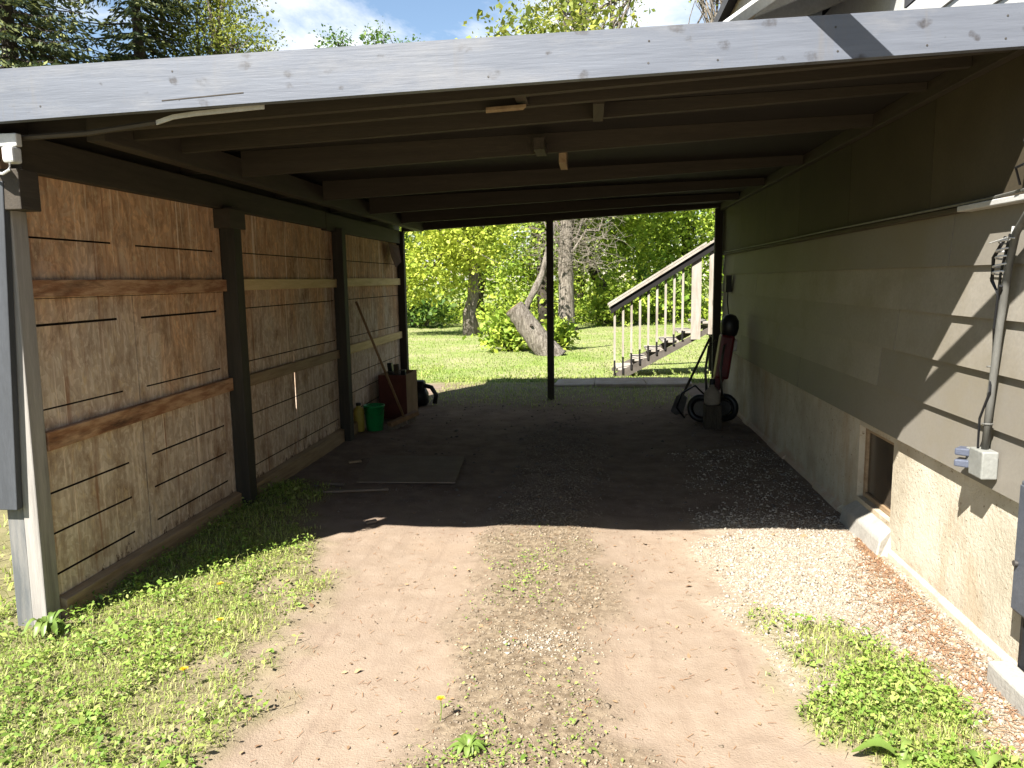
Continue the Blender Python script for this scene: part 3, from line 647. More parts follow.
for k in range(60):
    f = random.random(); c = np.array([-2.20,7.86,.04])*(1-f)+np.array([-1.96,8.16,.12])*f + np.array([random.uniform(-.02,.02),random.uniform(-.02,.02),-.005])
    b.bar(c, c+np.array([random.uniform(-.01,.015),random.uniform(-.015,.01),-.05 if f<.6 else -.06]), (.006,0,0), (0,.006,0))
b.build('bristles', M['bristle'], br)
bl = empty('leaf_blower', (-2.240, 9.5, 0), 'small black machine with a hose on the ground by the rear left opening', 'machine')
b = MB(); b.lathe((-2.250,9.5,.0), [(.10,0),(.13,.03),(.13,.16),(.10,.22),(.05,.25)], 18); b.build('body', M['black'], bl, smooth=True)
b = MB(); b.box(-2.310,-2.16,9.43,9.56,.20,.33); b.build('motor_cover', M['black'], bl, .03)
b = MB(); b.tube([(-2.160,9.48,.26),(-2.070,9.46,.24),(-2.010,9.46,.14),(-2.030,9.45,.03)], .03, 10); b.build('hose', M['black'], bl, smooth=True)
b = MB(); b.lathe((-2.300,9.425,.27), [(.018,0),(.018,-.01)], 12, (0,1,0)); b.build('badge', M['cable_white'], bl)
b = MB(); zz=.004
b.hexa([(-1.88,5.70,.002),(-1.08,5.72,.004),(-1.15,6.58,.004),(-2.02,6.62,.002),(-1.88,5.70,.014),(-1.08,5.72,.016),(-1.15,6.58,.018),(-2.02,6.62,.016)])
o = b.build('plywood_sheet', M['plywood'], None, .003); tag(o, 'worn plywood sheet lying flat on the shaded dirt floor', 'board')
scr = [((-2.03,5.35,.03),(-1.55,5.45,.03),.018,'long thin wood strip on the shaded ground by the second post'),((-2.16,6.35,.01),(-2.06,6.40,.012),.022,'pale torn wood scrap below the gap in the second bay'),((-2.12,5.62,.02),(-1.95,5.60,.02),.02,'short grey stick between the plywood sheet and the wall'),((-1.50,4.70,.012),(-1.44,4.74,.014),.018,'small wood chip at the edge of the carport shadow')]
for a, c, w_, lb in scr:
    b = MB(); dd = np.array(c)-np.array(a); pv = np.array([-dd[1],dd[0],0]); pv = pv/np.linalg.norm(pv)*w_
    b.bar(a, c, pv, (0,0,.008)); o = b.build('wood_strip', M['plywood' if 'torn' not in lb else 'rail_dull'], None, .002); tag(o, lb, 'wood scrap')

# ------------------------------------------------------------------ things along the right wall
rm = empty('garden_tiller', (1.42, 8.4, 0), 'red and black garden machine standing upright against the right wall', 'machine')
b = MB(); b.bar((1.40,8.35,.50),(1.47,8.38,.98), (.075,0,-.01), (0,.09,0)); b.build('engine_cover', M['red_paint'], rm, .03)
b = MB(); b.lathe((1.485,8.38,.95), [(.05,0),(.085,.03),(.10,.10),(.095,.18),(.06,.235),(.02,.25)], 16, (.05,0,1)); b.build('air_filter', M['black'], rm, smooth=True)
b = MB(); b.lathe((1.53,8.36,.80), [(.03,0),(.036,.02),(.036,.10),(.02,.13)], 12, (.1,0,1)); b.build('fuel_cap', M['cable_white'], rm, smooth=True)
b = MB(); b.bar((1.26,8.30,.20),(1.40,8.35,.56), (.05,0,-.02), (0,.06,0)); b.build('gearbox', M['red_paint'], rm, .02)
b = MB(); b.torus((1.20,8.36,.165), (.45,1,0), .125, .035, 24, 8); wh = b.build('wheel', M['black'], rm, smooth=True)
b = MB(); b.lathe((1.20,8.36,.165), [(.08,-.02),(.09,0),(.08,.02)], 18, (.45,1,0)); b.build('rim', M['metal_dark'], wh)
b = MB(); b.torus((1.46,8.42,.165), (.45,1,0), .125, .035, 24, 8); wh = b.build('wheel', M['black'], rm, smooth=True)
b = MB(); b.lathe((1.46,8.42,.165), [(.08,-.02),(.09,0),(.08,.02)], 18, (.45,1,0)); b.build('rim', M['metal_dark'], wh)
for dx in (0, .16):
    b = MB(); b.tube([(1.24+dx,8.20,.30),(1.22+dx,8.24,.6),(1.26+dx,8.28,.86),(1.34+dx,8.3,.93)], .014, 8); b.build('handle_bar', M['metal_dark'], rm, smooth=True)
b = MB(); b.tube([(1.30,8.18,0.02),(1.28,8.2,.3),(1.30,8.26,.5)], .03, 8); b.build('stand', M['black'], rm)
j = empty('white_jug', (1.27, 8.05, 0), 'dirty white plastic jug in front of the red garden machine', 'jug')
b = MB(); b.lathe((1.27,8.05,.26), [(.07,0),(.085,.02),(.085,.12),(.05,.17),(.022,.19),(.022,.21)], 18); b.build('body', M['deadwood'], j, smooth=True)
b = MB(); b.box(1.19,1.36,7.97,8.13,0,.258); o = b.build('wooden_crate', M['bark_dark'], None, .006); tag(o, 'low dark crate under the white jug by the right wall', 'crate')
sh = empty('shovel', (1.0, 8.95, 0), 'long handled dark shovel leaning towards the rear right post', 'shovel')
b = MB(); b.tube([(1.06,8.95,.20),(1.42,9.3,.86)], .016, 8); b.build('handle', M['bark_dark'], sh)
b = MB(); b.add([(1.06,8.95,.24),(1.12,8.93,.19),(1.07,8.88,.02),(.98,8.86,-.005),(.93,8.92,.03),(1.0,8.97,.20)], [(0,1,2,3,4,5)]); b.add([(1.06,8.965,.245),(1.12,8.945,.195),(1.07,8.895,.025),(.98,8.875,0),(.93,8.935,.035),(1.0,8.985,.205)], [(5,4,3,2,1,0)])
b.build('blade', M['metal_dark'], sh)
b = MB(); b.tube([(1.05,8.6,.015),(.95,8.5,.15),(1.0,8.45,.32),(1.15,8.5,.40),(1.25,8.5,.30)], .012, 8)
o = b.build('hose_loop', M['black'], None, smooth=True); tag(o, 'black hose looped on the ground by the wheels', 'hose')
b = MB(); b.box(1.59,1.66,9.25,9.32,1.42,1.62); b.tube([(1.62,9.28,1.42),(1.61,9.24,1.30),(1.62,9.2,1.15)], .008, 6)
o = b.build('wall_socket', M['black'], None, .006); tag(o, 'dark electrical fitting on the siding near the rear post', 'fitting')

# stone slabs at the rear edge
for x0,x1,y0,y1,h,lb in ((-.55,.05,11.1,11.75,.05,'pale flat slab nearest the middle post at the rear opening'),(.07,.75,11.05,11.85,.06,'broad brown slab in the middle of the rear threshold'),(.77,1.5,11.1,11.8,.055,'brown slab at the foot of the stairs beside the house corner')):
    b = MB(); q = lambda: random.uniform(-.05,.05)
    p = [(x0+q(),y0+q(),-.05),(x1+q(),y0+q(),-.05),(x1+q(),y1+q(),-.05),(x0+q(),y1+q(),-.05)]
    b.hexa(p+[(a,c,h+random.uniform(-.01,.01)) for a,c,_ in p]); o = b.build('stone_slab', M['slab'], None, .02); tag(o, lb, 'slab', None, 'thing')

# ------------------------------------------------------------------ rear stairs
st = empty('outdoor_stairs', (1.1, 12.6, 0), 'weathered white wooden stairs with dark handrail behind the house', 'stairs')
YN, YF = 12.2, 13.1
zs = lambda x: .0 + .60*(x-.30)
for yy in (YN+.03, YF):
    b = MB(); b.hexa([(.38,yy,-.02),(.62,yy,-.02),(.62,yy+.04,-.02),(.38,yy+.04,-.02),(.34,yy,.14),(.36,yy,.16),(.36,yy+.04,.16),(.34,yy+.04,.14)])
    b = MB(); b.add([(.34,yy,-.02),(.50,yy,-.02),(1.88,yy,.735),(1.88,yy,.80),(1.84,yy,.80),(.34,yy,.055)]+[(.34,yy+.04,-.02),(.50,yy+.04,-.02),(1.88,yy+.04,.735),(1.88,yy+.04,.80),(1.84,yy+.04,.80),(.34,yy+.04,.055)],
        [(0,1,2,3,4,5),(11,10,9,8,7,6),(0,6,7,1),(1,7,8,2),(2,8,9,3),(3,9,10,4),(4,10,11,5),(5,11,6,0)])
    b.build('stringer', M['stair_side'], st)
for i in range(6):
    x = .40+.245*i; z = .15*(i+1)
    b = MB(); b.box(x,x+.26,YN+.075,YF-.005,z-.035,z); b.build('tread', M['stair_white'], st, .004)
def rail_z(x): return 1.18 + .615*(x-.33)
for yy in (YN, YF+.045):
    b = MB(); b.hexa([(.30,yy-.03,rail_z(.30)-.12),(1.90,yy-.03,rail_z(1.90)-.12),(1.90,yy+.012,rail_z(1.90)-.12),(.30,yy+.012,rail_z(.30)-.12),(.30,yy-.03,rail_z(.30)),(1.90,yy-.03,rail_z(1.90)),(1.90,yy+.012,rail_z(1.90)),(.30,yy+.012,rail_z(.30))])
    hr = b.build('handrail', M['stair_dark'], st)
    b = MB(); b.hexa([(.27,yy-.06,rail_z(.27)+.002),(1.92,yy-.06,rail_z(1.92)+.002),(1.92,yy+.05,rail_z(1.92)+.002),(.27,yy+.05,rail_z(.27)+.002),(.27,yy-.06,rail_z(.27)+.035),(1.92,yy-.06,rail_z(1.92)+.035),(1.92,yy+.05,rail_z(1.92)+.035),(.27,yy+.05,rail_z(.27)+.035)])
    b.build('rail_cap', M['stair_white'], hr)
    for i in range(9 if yy == YN else 0):
        x = .345+.134*i; z0 = max(-.02, .58*(x-.37)); zf = z0+.30-.018*i
        b = MB(); b.box(x+.002,x+.036,yy+.013,yy+.029,zf,rail_z(x)-.02); bo = b.build('baluster', M['stair_white'], st)
        b = MB(); b.box(x+.004,x+.034,yy+.009,yy+.0295,z0,zf-.001); b.build('baluster_foot', M['stair_dark'], bo)
for x0, x1, zt in ((1.57,1.72,1.98),(1.84,2.02,2.16),(2.2,2.36,2.2),(2.55,2.70,2.2)):
    b = MB(); b.box(x0,x1,YN+.005,YN+.028,.62 if x0 < 1.8 else .70,zt); b.build('end_board', M['stair_white'], st)
b = MB(); b.box(1.885,3.6,YN-.0,YF+.1,.80,.86); b.build('landing', M['stair_white'], st)
b = MB(); b.box(1.89,3.6,YN+.03,YF+.09,.66,.798); b.build('landing_frame', M['stair_dark'], st)
b = MB(); b.box(1.93,3.6,YN-.03,YN+.012,2.06,2.18); b.build('landing_rail', M['stair_dark'], st)
b = MB(); b.box(1.90,3.6,YN-.06,YN+.05,2.182,2.215); b.build('landing_rail_cap', M['stair_white'], st)
for x in (2.0, 3.5):
    for yy in (YN+.05, YF):
        b = MB(); b.box(x,x+.09,yy,yy+.09,-.05,.658); b.build('landing_post', M['stair_dark'], st)

# ------------------------------------------------------------------ trees
def limb(p0, p1, r0, r1, n=5, wob=.06):
    p0, p1 = np.array(p0, float), np.array(p1, float); L = np.linalg.norm(p1-p0)
    return [p0*(1-t)+p1*t + (rng.normal(size=3)*wob*L*math.sin(math.pi*t) if 0 < t < 1 else 0) for t in np.linspace(0,1,n)], list(np.linspace(r0, r1, n))
def tree(name, base, label, cat, h_trunk, r, blobs, nleaf, lsize, leaf, bark='bark', group=None, per=14, spread=.28, lean=(0,0), limbs=1, flat=.3, shell=.5):
    x, y = base; zb_ = float(ground_z(np.array(x), np.array(y)))-.05
    t = empty(name, (x, y, zb_), label, cat, group)
    b = MB(); topp = np.array([x+lean[0], y+lean[1], h_trunk])
    pts, rad = limb((x,y,zb_), topp, r*1.25, r*.55, 6, .02); rad[0] = r*1.6; b.tube(pts, rad, 10, jit=.25)
    allc = []; allp = []
    tot = sum(bl[1][0]*bl[1][1]*bl[1][2] for bl in blobs)
    for c, rd in blobs:
        k = int(nleaf*rd[0]*rd[1]*rd[2]/tot); p, cc = clumps(c, rd, k, per, spread, shell); allp.append(p); allc.append(cc)
        for _ in range(limbs):
            e = cc[rng.integers(len(cc))]; st_ = pts[rng.integers(2, 6)]
            q, w_ = limb(st_, np.array(c)*.6+e*.4, r*.42, r*.16, 5, .05); b.tube(q, w_, 7, jit=.2)
            for _ in range(5):
                e2 = cc[rng.integers(len(cc))]; q2, w2 = limb(q[rng.integers(2,5)], e2, r*.14, .008, 4, .08); b.tube(q2, w2, 5)
    b.build('trunk', M[bark], t, smooth=True)
    P_ = np.concatenate(allp); P_[:,2] = np.maximum(P_[:,2], zb_+.1)
    leaves_mesh('crown', P_, lsize, M[leaf], t, flat)
    return t
GB = 'broad leaved trees beyond the lawn'
tree('maple_tree', (-3.55,22), 'bright yellow green young maple behind the lawn at the rear opening', 'tree', 3.2, .17,
     [((-4.6,21.6,2.0),(1.5,1.2,1.1)),((-3.5,21.3,2.7),(1.5,1.2,1.2)),((-4.2,21.8,3.5),(2.0,1.5,1.4)),((-2.9,21.9,3.4),(1.0,.9,.9)),((-5.6,21.9,1.5),(1.0,.9,.8))], 14000, .11, 'leaf_maple', 'bark', per=12, spread=.16)
tree('shade_tree', (-1.55,26.5), 'dark green tree between the maple and the grey trunk', 'tree', 5, .20,
     [((-2.2,26.6,3.2),(1.7,1.3,1.6)),((-1.2,26.9,5),(1.9,1.5,1.8)),((-2.4,27.1,1.6),(1.5,1.1,1.1)),((-.9,27.4,2.2),(1.1,.9,1.1))], 10000, .13, 'leaf_bright', 'bark_dark', lean=(-.5,0))
# big grey trunk with dead twigs
t = empty('old_grey_tree', (-.80,24,0), 'old tree with thick pale trunk and bare dead twigs right of the middle post', 'tree')
b = MB(); pts = [(-.80,24,-.05),(-.81,24,.25),(-.80,24,1.1),(-.83,24.05,2.2),(-.78,24.1,3.4),(-.95,24.2,6),(-1.2,24.3,9)]
b.tube(pts, [.40,.29,.235,.235,.21,.17,.08], 14, jit=.14)
for e, st_ in (((-1.6,23.8,3.6),2.1),((.6,23.7,3.7),2.3),((.9,24.2,4.8),2.7),((-1.9,24,5.2),3.0)):
    q, w_ = limb((-.80,24,st_), e, .055, .018, 6, .06); b.tube(q, w_, 8, jit=.15)
b.build('trunk', M['bark'], t, smooth=True)
b = MB()
for k in range(230):
    a = rng.uniform(0, 6.28); st_ = np.array([-.80+rng.uniform(-.9,1.2), 23.9+rng.uniform(-.4,.4), rng.uniform(2.0,4.4)])
    L = rng.uniform(.5,1.3); e = st_+np.array([math.cos(a)*L, math.sin(a)*.5*L, rng.uniform(-.55,.25)*L])
    q, w_ = limb(st_, e, .009, .003, 5, .10); b.tube(q, w_, 4)
    for _ in range(2):
        i_ = rng.integers(1,4); q2, w2 = limb(q[i_], q[i_]+rng.normal(size=3)*.3, .006, .003, 3, .1); b.tube(q2, w2, 4)
b.build('dead_twigs', M['deadwood'], t)
p = np.concatenate([clumps((-.9,24.4,8.2), (2.8,2.4,2.4), 6000, 14, .3)[0], clumps((-.3,24.6,4.3), (1.8,1.0,.8), 1500, 14, .25)[0]]); leaves_mesh('crown', p, .17, M['leaf_olive'], t, .3)
# leaning cut trunk with a side branch
t = empty('leaning_log', (-1.0,16,0), 'leaning sawn off tree trunk with one rising branch on the lawn', 'tree')
b = MB(); kp = np.array([(-.78,16,-.12),(-.93,16,.06),(-1.12,16,.30),(-1.38,16,.64),(-1.58,16,.92),(-1.66,16,1.02)]); kr = [.30,.27,.25,.235,.22,.21]; tt_ = np.linspace(0,5,22)
b.tube([[np.interp(q, range(6), kp[:,i_]) for i_ in range(3)] for q in tt_], [float(np.interp(q, range(6), kr)) for q in tt_], 20, jit=.13); b.build('trunk', M['bark'], t, smooth=True)
b = MB(); b.tube([(-1.42,16.05,.78),(-1.36,16.1,1.12),(-1.20,16.1,1.42),(-1.05,16.12,1.72),(-.93,16.15,2.2),(-.8,16.2,2.8)], [.07,.075,.08,.07,.06,.04], 10, jit=.12); b.build('branch', M['bark'], t, smooth=True)
b = MB(); b.lathe((-1.66,16,1.02), [(.20,0),(.205,.012),(.19,.018)], 16, (-.62,0,.78)); b.build('cut_face', M['cut_wood'], t)
b = MB(); b.tube([(-1.28,15.83,.62),(-1.27,15.72,.66)], [.035,.03], 8); b.build('branch_stub', M['bark_dark'], t)
def bush(base, rad, n, ls, leaf, label, group=None):
    x, y = base; t = empty('bush', (x,y,0), label, 'bush', group); b = MB()
    for k in range(9):
        a = rng.uniform(0,6.28); q, w_ = limb((x+.06*math.cos(a),y+.06*math.sin(a),-.03), (x+rad[0]*.7*math.cos(a),y+rad[1]*.7*math.sin(a),rad[2]*rng.uniform(.6,1.5)), .018, .005, 4, .08); b.tube(q, w_, 5)
    b.build('stems', M['bark_dark'], t)
    p, _ = clumps((x,y,rad[2]*.85), rad, n, 10, .11, .35); p[:,2] = np.maximum(p[:,2], .03); leaves_mesh('foliage', p, ls, M[leaf], t, .3)
bush((-1.85,16.9), (.72,.5,.52), 1500, .13, 'leaf_bright', 'leafy bright bush at the left of the leaning log')
bush((-.72,17.2), (.42,.4,.42), 700, .12, 'leaf_bright', 'small leafy bush behind the leaning log')
bush((.75,26.0), (1.5,.9,1.0), 2400, .15, 'leaf_bright', 'round bright green bush right of the thick grey trunk')
bush((2.6,27.2), (1.6,1.0,1.3), 2400, .15, 'leaf_mid', 'mid green bush behind the stair rail')
bush((-5.9,25.5), (1.3,.9,.8), 1500, .15, 'leaf_dark', 'dark bush in the shade behind the maple')
# woodland trees
wood = [((.9,28.0),'leaf_bright','leaning tree with bright leaves above the stair rail',[((.6,27.6,3.0),(1.9,1.3,1.5)),((1.8,27.8,4.6),(2.0,1.5,1.6)),((.2,28.2,5.2),(1.6,1.4,1.5))],(-2.0,.3),4.8),
 ((3.6,29.5),'leaf_bright','mid green tree seen above the top of the stairs',[((3.4,29.2,3.0),(2.2,1.5,2.0)),((4.2,29.8,5.4),(2.2,1.6,2.0))],(0,0),5),
 ((-4.6,30.5),'leaf_mid','mid green tree deep behind the maple',[((-4.8,30,3.2),(2.4,1.8,2.4)),((-4.2,30.5,6),(2.3,1.9,2.2))],(0,0),5),
 ((-8.2,29),'leaf_mid','tall mid green tree at the left of the maple',[((-8.2,28.6,3),(2.4,2,2.4)),((-8.4,29,6),(2.6,2.2,2.6))],(0,0),6),
 ((-.6,33),'leaf_bright','far tree between the two grey trunks',[((-.6,32.6,3),(2.6,1.8,2.6)),((-.2,33,6.4),(2.4,2,2.4))],(0,0),6),
 ((6.6,31),'leaf_bright','bright tree standing behind the house corner',[((6.4,30.5,3.2),(2.5,2,2.4)),((7,31,6.2),(2.4,2,2.4))],(0,0),6),
 ((-12.2,31),'leaf_olive','olive green tree at the far left of the wood',[((-12,30.6,3.4),(2.7,2,2.6)),((-12.4,31,6.8),(2.7,2.2,2.6))],(0,0),6),
 ((2.2,35),'leaf_bright','far tree behind the bright leaning tree',[((2.2,34.6,3.6),(2.9,2,3)),((2.4,35,7.4),(2.5,2,2.4))],(0,0),7),
 ((11,33),'leaf_mid','mid green tree far right behind the house',[((11,33,3.6),(2.9,2,3)),((11,33,7.2),(2.6,2,2.4))],(0,0),7),
 ((-17,33),'leaf_dark','dark green tree at the far left edge of the lawn',[((-17,33,3.8),(3,2.2,3)),((-17,33,7.8),(2.7,2,2.6))],(0,0),7),
]
for base, lf, lb, blobs, lean, h in wood:
    tree('woodland_tree', base, lb, 'tree', h, .2, blobs, 9500, .145, lf, 'bark_dark', GB, lean=lean, spread=.32, limbs=1)
# wood mass behind
k = 42000; px = rng.uniform(-45,45,k); py = 36+rng.random(k)**1.5*14; pz = rng.random(k)**1.1*(6.0+2.5*fbm(px,py,.25))+.1
cl = np.stack([px,py,pz],1); cl = np.repeat(cl[:k//6], 6, 0)+rng.normal(size=(k//6*6,3))*.45; cl[:,2] = np.maximum(cl[:,2], .05)
o = leaves_mesh('woodland', cl, .34, M['leaf_bright'], None, .3); tag(o, 'dark far wood closing the view behind the lawn', 'woodland', None, 'stuff')
k = 16000; px = rng.uniform(-14,9,k); py = 26+rng.random(k)*7; pz = np.abs(rng.normal(size=k))*.45*(.4+1.2*fbm(px,py,.6))+.03
o = leaves_mesh('undergrowth', np.stack([px,py,pz],1), .13, M['leaf_bright'], None, .4); tag(o, 'low green undergrowth at the foot of the wood', 'undergrowth', None, 'stuff')
# trees above the roof
tree('ash_tree', (-10.6,21.5), 'loose yellow green tree against the sky above the left of the fascia', 'tree', 8.2, .2,
     [((-10.9,21.5,8.9),(1.6,1.5,1.5)),((-9.7,21.3,8.2),(1.3,1.2,1.1)),((-11.4,21.5,7.1),(1.2,1.2,1.1)),((-10.4,21.5,10.2),(1.4,1.3,1.2)),((-8.9,21.4,7.4),(.7,.7,.6))], 11000, .085, 'leaf_olive', 'bark', per=14, spread=.24, limbs=3)
tree('cottonwood_tree', (-.7,34), 'tall cottonwood crown over the middle of the fascia', 'tree', 12.6, .28,
     [((-1.4,34,14.0),(1.9,1.6,1.7)),((.9,34,14.3),(1.7,1.5,1.7)),((-.2,34,16),(2.0,1.8,1.6)),((1.7,34,13.5),(.7,.7,.6))], 6500, .12, 'leaf_olive', 'bark', per=14, spread=.28, limbs=3)
tree('far_poplar', (-10.4,36), 'row of small dark tree tops peeping over the fascia left of centre', 'tree', 11.5, .2,
     [((-12.0,36,12.6),(1.0,.9,.9)),((-10.0,36,12.7),(.8,.8,1.0)),((-9.0,36,12.4),(.6,.6,.8)),((-8.2,36,12.4),(.5,.5,.7)),((-11,36,10),(2.4,2,2.2))], 8000, .14, 'leaf_dark', 'bark_dark', per=14, spread=.25)
tree('bare_branched_tree', (5.0,31), 'thin twiggy tree against the blue sky beside the cream eave', 'tree', 11.0, .18,
     [((4.6,31,12.6),(1.0,.9,.9)),((5.7,31,13.2),(1.1,1,.9)),((4.0,31,13.2),(.6,.6,.5))], 1500, .11, 'leaf_olive', 'bark', per=8, spread=.2, limbs=4)
# spruces
def spruce(x, y, h, r, n_w, label, seed):
    rr = np.random.default_rng(seed); t = empty('spruce_tree', (x,y,0), label, 'tree', 'dark spruces beyond the left wall')
    b = MB(); b.tube([(x,y,-.1),(x,y,h*.5),(x,y,h)], [.26,.16,.02], 10); P_ = []; Dr = []
    for w in range(n_w):
        z = 1.2 + (h-1.4)*(w/n_w)**1.0; L = r*(1-z/h)**.8*rr.uniform(.85,1.1)+.25
        for k in range(rr.integers(6,9)):
            a = rr.uniform(0,6.28); dr = np.array([math.cos(a), math.sin(a), 0]); LL = L*rr.uniform(.7,1.1)
            m_ = max(4, int(LL/.14)); ts = np.linspace(.12,1,m_)
            pts = np.array([x,y,z]) + ts[:,None]*LL*dr + np.stack([np.zeros(m_),np.zeros(m_), -.40*LL*ts**1.3 + .18*LL*ts**3],1)
            b.tube([pts[0], pts[m_//2], pts[-1]], [.03,.02,.006], 4)
            side = np.array([-dr[1], dr[0], 0])
            for tt, p in zip(ts, pts):
                for s_ in (-1,1):
                    wid = .5*LL*(1-.65*tt)*.5+.10
                    for _ in range(4):
                        u = rr.random(); P_.append(p + side*s_*u*wid + dr*u*wid*.5 + np.array([0,0,-.28*u*wid - .12*rr.random()])); Dr.append(side*s_*.8+dr*.7+np.array([0,0,-.45]))
    b.build('trunk', M['bark_dark'], t)
    P_ = np.array(P_); Dr = unit(np.array(Dr)+rr.normal(size=P_.shape)*.35); n = len(P_)
    nr = unit(np.cross(Dr, rr.normal(size=(n,3)))); s = rr.uniform(.10,.24,(n,1)); bb = np.cross(Dr, nr)
    V_ = np.stack([P_-Dr*s*.5, P_+bb*s*.16, P_+Dr*s*.5, P_-bb*s*.16],1).reshape(-1,3)
    fastmesh('crown', V_, np.arange(4*n), np.full(n,4), M['needle'], t)
spruce(-13.6,17.2,15,3.6,52,'big dark spruce at the top left corner above the fascia',3)
spruce(-12.2,20.2,14,2.9,46,'second dark spruce just right of the big one',5)

# ------------------------------------------------------------------ grass, weeds, stones
def blades(name, x, y, h, w, mat, label, cat, bend=.8):
    n = len(x); z = ground_z(x, y); a = rng.uniform(0, 6.283, n); dv = np.stack([np.cos(a), np.sin(a), np.zeros(n)],1); sv = np.stack([-np.sin(a), np.cos(a), np.zeros(n)],1)
    h = (h*rng.uniform(.35,1.25,n)*np.where(rng.random(n) < .06, 1.9, 1))[:,None]; w = (w*rng.uniform(.7,1.3,n))[:,None]; bd = (bend*rng.uniform(.1,1.6,n))[:,None]
    b0 = np.stack([x,y,z-.005],1); up = np.array([[0,0,1.]])
    m_ = b0 + up*h*.6 + dv*h*bd*.35; tp = b0 + up*h*(1-.38*bd.clip(0,1.2)) + dv*h*bd
    V_ = np.stack([b0-sv*w*.5, b0+sv*w*.5, m_-sv*w*.4, m_+sv*w*.4, tp],1).reshape(-1,3)
    k = np.arange(n)[:,None]*5; F_ = np.concatenate([k+0,k+1,k+3,k+2,k+2,k+3,k+4],1).ravel()
    o = fastmesh(name, V_, F_, np.tile([4,3], n), mat); tag(o, label, cat, None, 'stuff'); return o
def scatter(n, x0, x1, y0, y1, which, thr=.35, gam=1.0):
    x = rng.uniform(x0,x1,n); y = rng.uniform(y0,y1,n); g, mid, gv, le = masks(x, y)
    m_ = {'grass': g, 'mid': mid, 'gravel': gv*(1-g)}[which]; k = rng.random(n) < np.clip((m_-thr)/(1-thr),0,1)**gam; return x[k], y[k]
patch = lambda x, y: fbm(x+3, y+8, 3.5)
x, y = scatter(80000, -2.9, -1.0, 1.2, 5.6, 'grass'); k = (rng.random(len(x)) < .25+1.25*patch(x,y)) & ~((x > -2.8) & (x < -2.5) & (y > 3.02))
x, y = x[k], y[k]; blades('verge_grass', x, y, .036, .0034, M['grass'], 'sunlit grass verge in front of the left wall', 'grass')
def weeds(name, x, y, size, mat, label, cat, zmax=.06):
    n = len(x); P_ = np.stack([x, y, ground_z(x,y)+rng.random(n)*zmax+.008],1)
    o = leaves_mesh(name, P_, size, mat, None, 1.1, .55); tag(o, label, cat, None, 'stuff'); return o
x, y = scatter(60000, -2.9, -1.0, 1.2, 5.6, 'grass', .3); k = (patch(x*1.6+9,y*1.6) > .52+.1*rng.normal(size=len(x))) & (rng.random(len(x)) < .8) & ~((x > -2.8) & (x < -2.5) & (y > 3.02)); weeds('verge_weeds', x[k], y[k], .019, M['weed'], 'small leafy weeds in the left verge', 'weeds')
x, y = scatter(46000, .5, 1.6, 1.6, 3.9, 'grass', .3); k = rng.random(len(x)) < .2+1.1*patch(x+5,y); blades('patch_grass', x[k], y[k], .038, .0034, M['grass'], 'grass tuft patch beside the right gravel', 'grass')
x, y = scatter(34000, .5, 1.6, 1.6, 3.7, 'grass', .3); k = patch(x*1.6+21,y*1.6) > .50+.1*rng.normal(size=len(x)); weeds('patch_weeds', x[k], y[k], .018, M['weed'], 'bright leafy weeds in the right grass patch', 'weeds', .05)
# sparse weeds on the middle strip
x = np.concatenate([rng.normal(-.38,.13,1500)[:900], rng.uniform(-.62,.02,900), rng.normal(-.38,.12,900), rng.normal(-.1,.1,300)]); y = np.concatenate([rng.normal(3.95,.25,900), rng.uniform(1.6,4.5,900), rng.normal(2.3,.16,900), rng.normal(2.4,.15,300)])
k = patch(x*2,y*2) > .48; weeds('strip_weeds', x[k], y[k], .012, M['weed'], 'sparse low weeds on the middle strip of the drive', 'weeds', .014)
# rear grass, shaded then lawn
x, y = scatter(16000, -2.3, 1.6, 8.6, 12.2, 'grass', .1); blades('shaded_grass', x, y, .05, .007, M['grass'], 'thin shaded grass at the rear of the carport', 'grass')
n = 110000; y = 11.6 + 17*rng.random(n)**1.6; x = rng.uniform(-1,1,n)*(2.2+y*.42)-.5; k = (rng.random(n) < .25+1.0*fbm(x,y,.5)) & ~((x > 1.7) & (y < 10.1)); x, y = x[k], y[k]
blades('lawn', x, y, .042, .012, M['grass_lawn'], 'rough sunlit lawn behind the carport', 'grass')
x, y = scatter(26000, -2.9, -1.0, 1.2, 5.4, 'grass', .12); k = ~((x > -2.8) & (x < -2.5) & (y > 3.02))
M['straw'] = leafmat('dry_thatch', (.34,.28,.15), (.26,.20,.11), (.44,.38,.24), .2, 3, .8, 1.0)
blades('verge_thatch', x[k], y[k], .020, .0030, M['straw'], 'dry thatch lying in the left verge', 'grass', 2.2)
x, y = scatter(12000, .5, 1.6, 1.6, 3.8, 'grass', .12); blades('patch_thatch', x, y, .020, .0030, M['straw'], 'dry thatch lying in the right grass patch', 'grass', 2.2)
n = 30000; y = rng.uniform(-.5,14,n); x = -2.75-rng.random(n)**1.4*7; k = rng.random(n) < .3+.9*patch(x*.5,y*.5)
blades('side_grass', x[k], y[k], .06, .010, M['grass'], 'rough grass outside the left wall', 'grass')
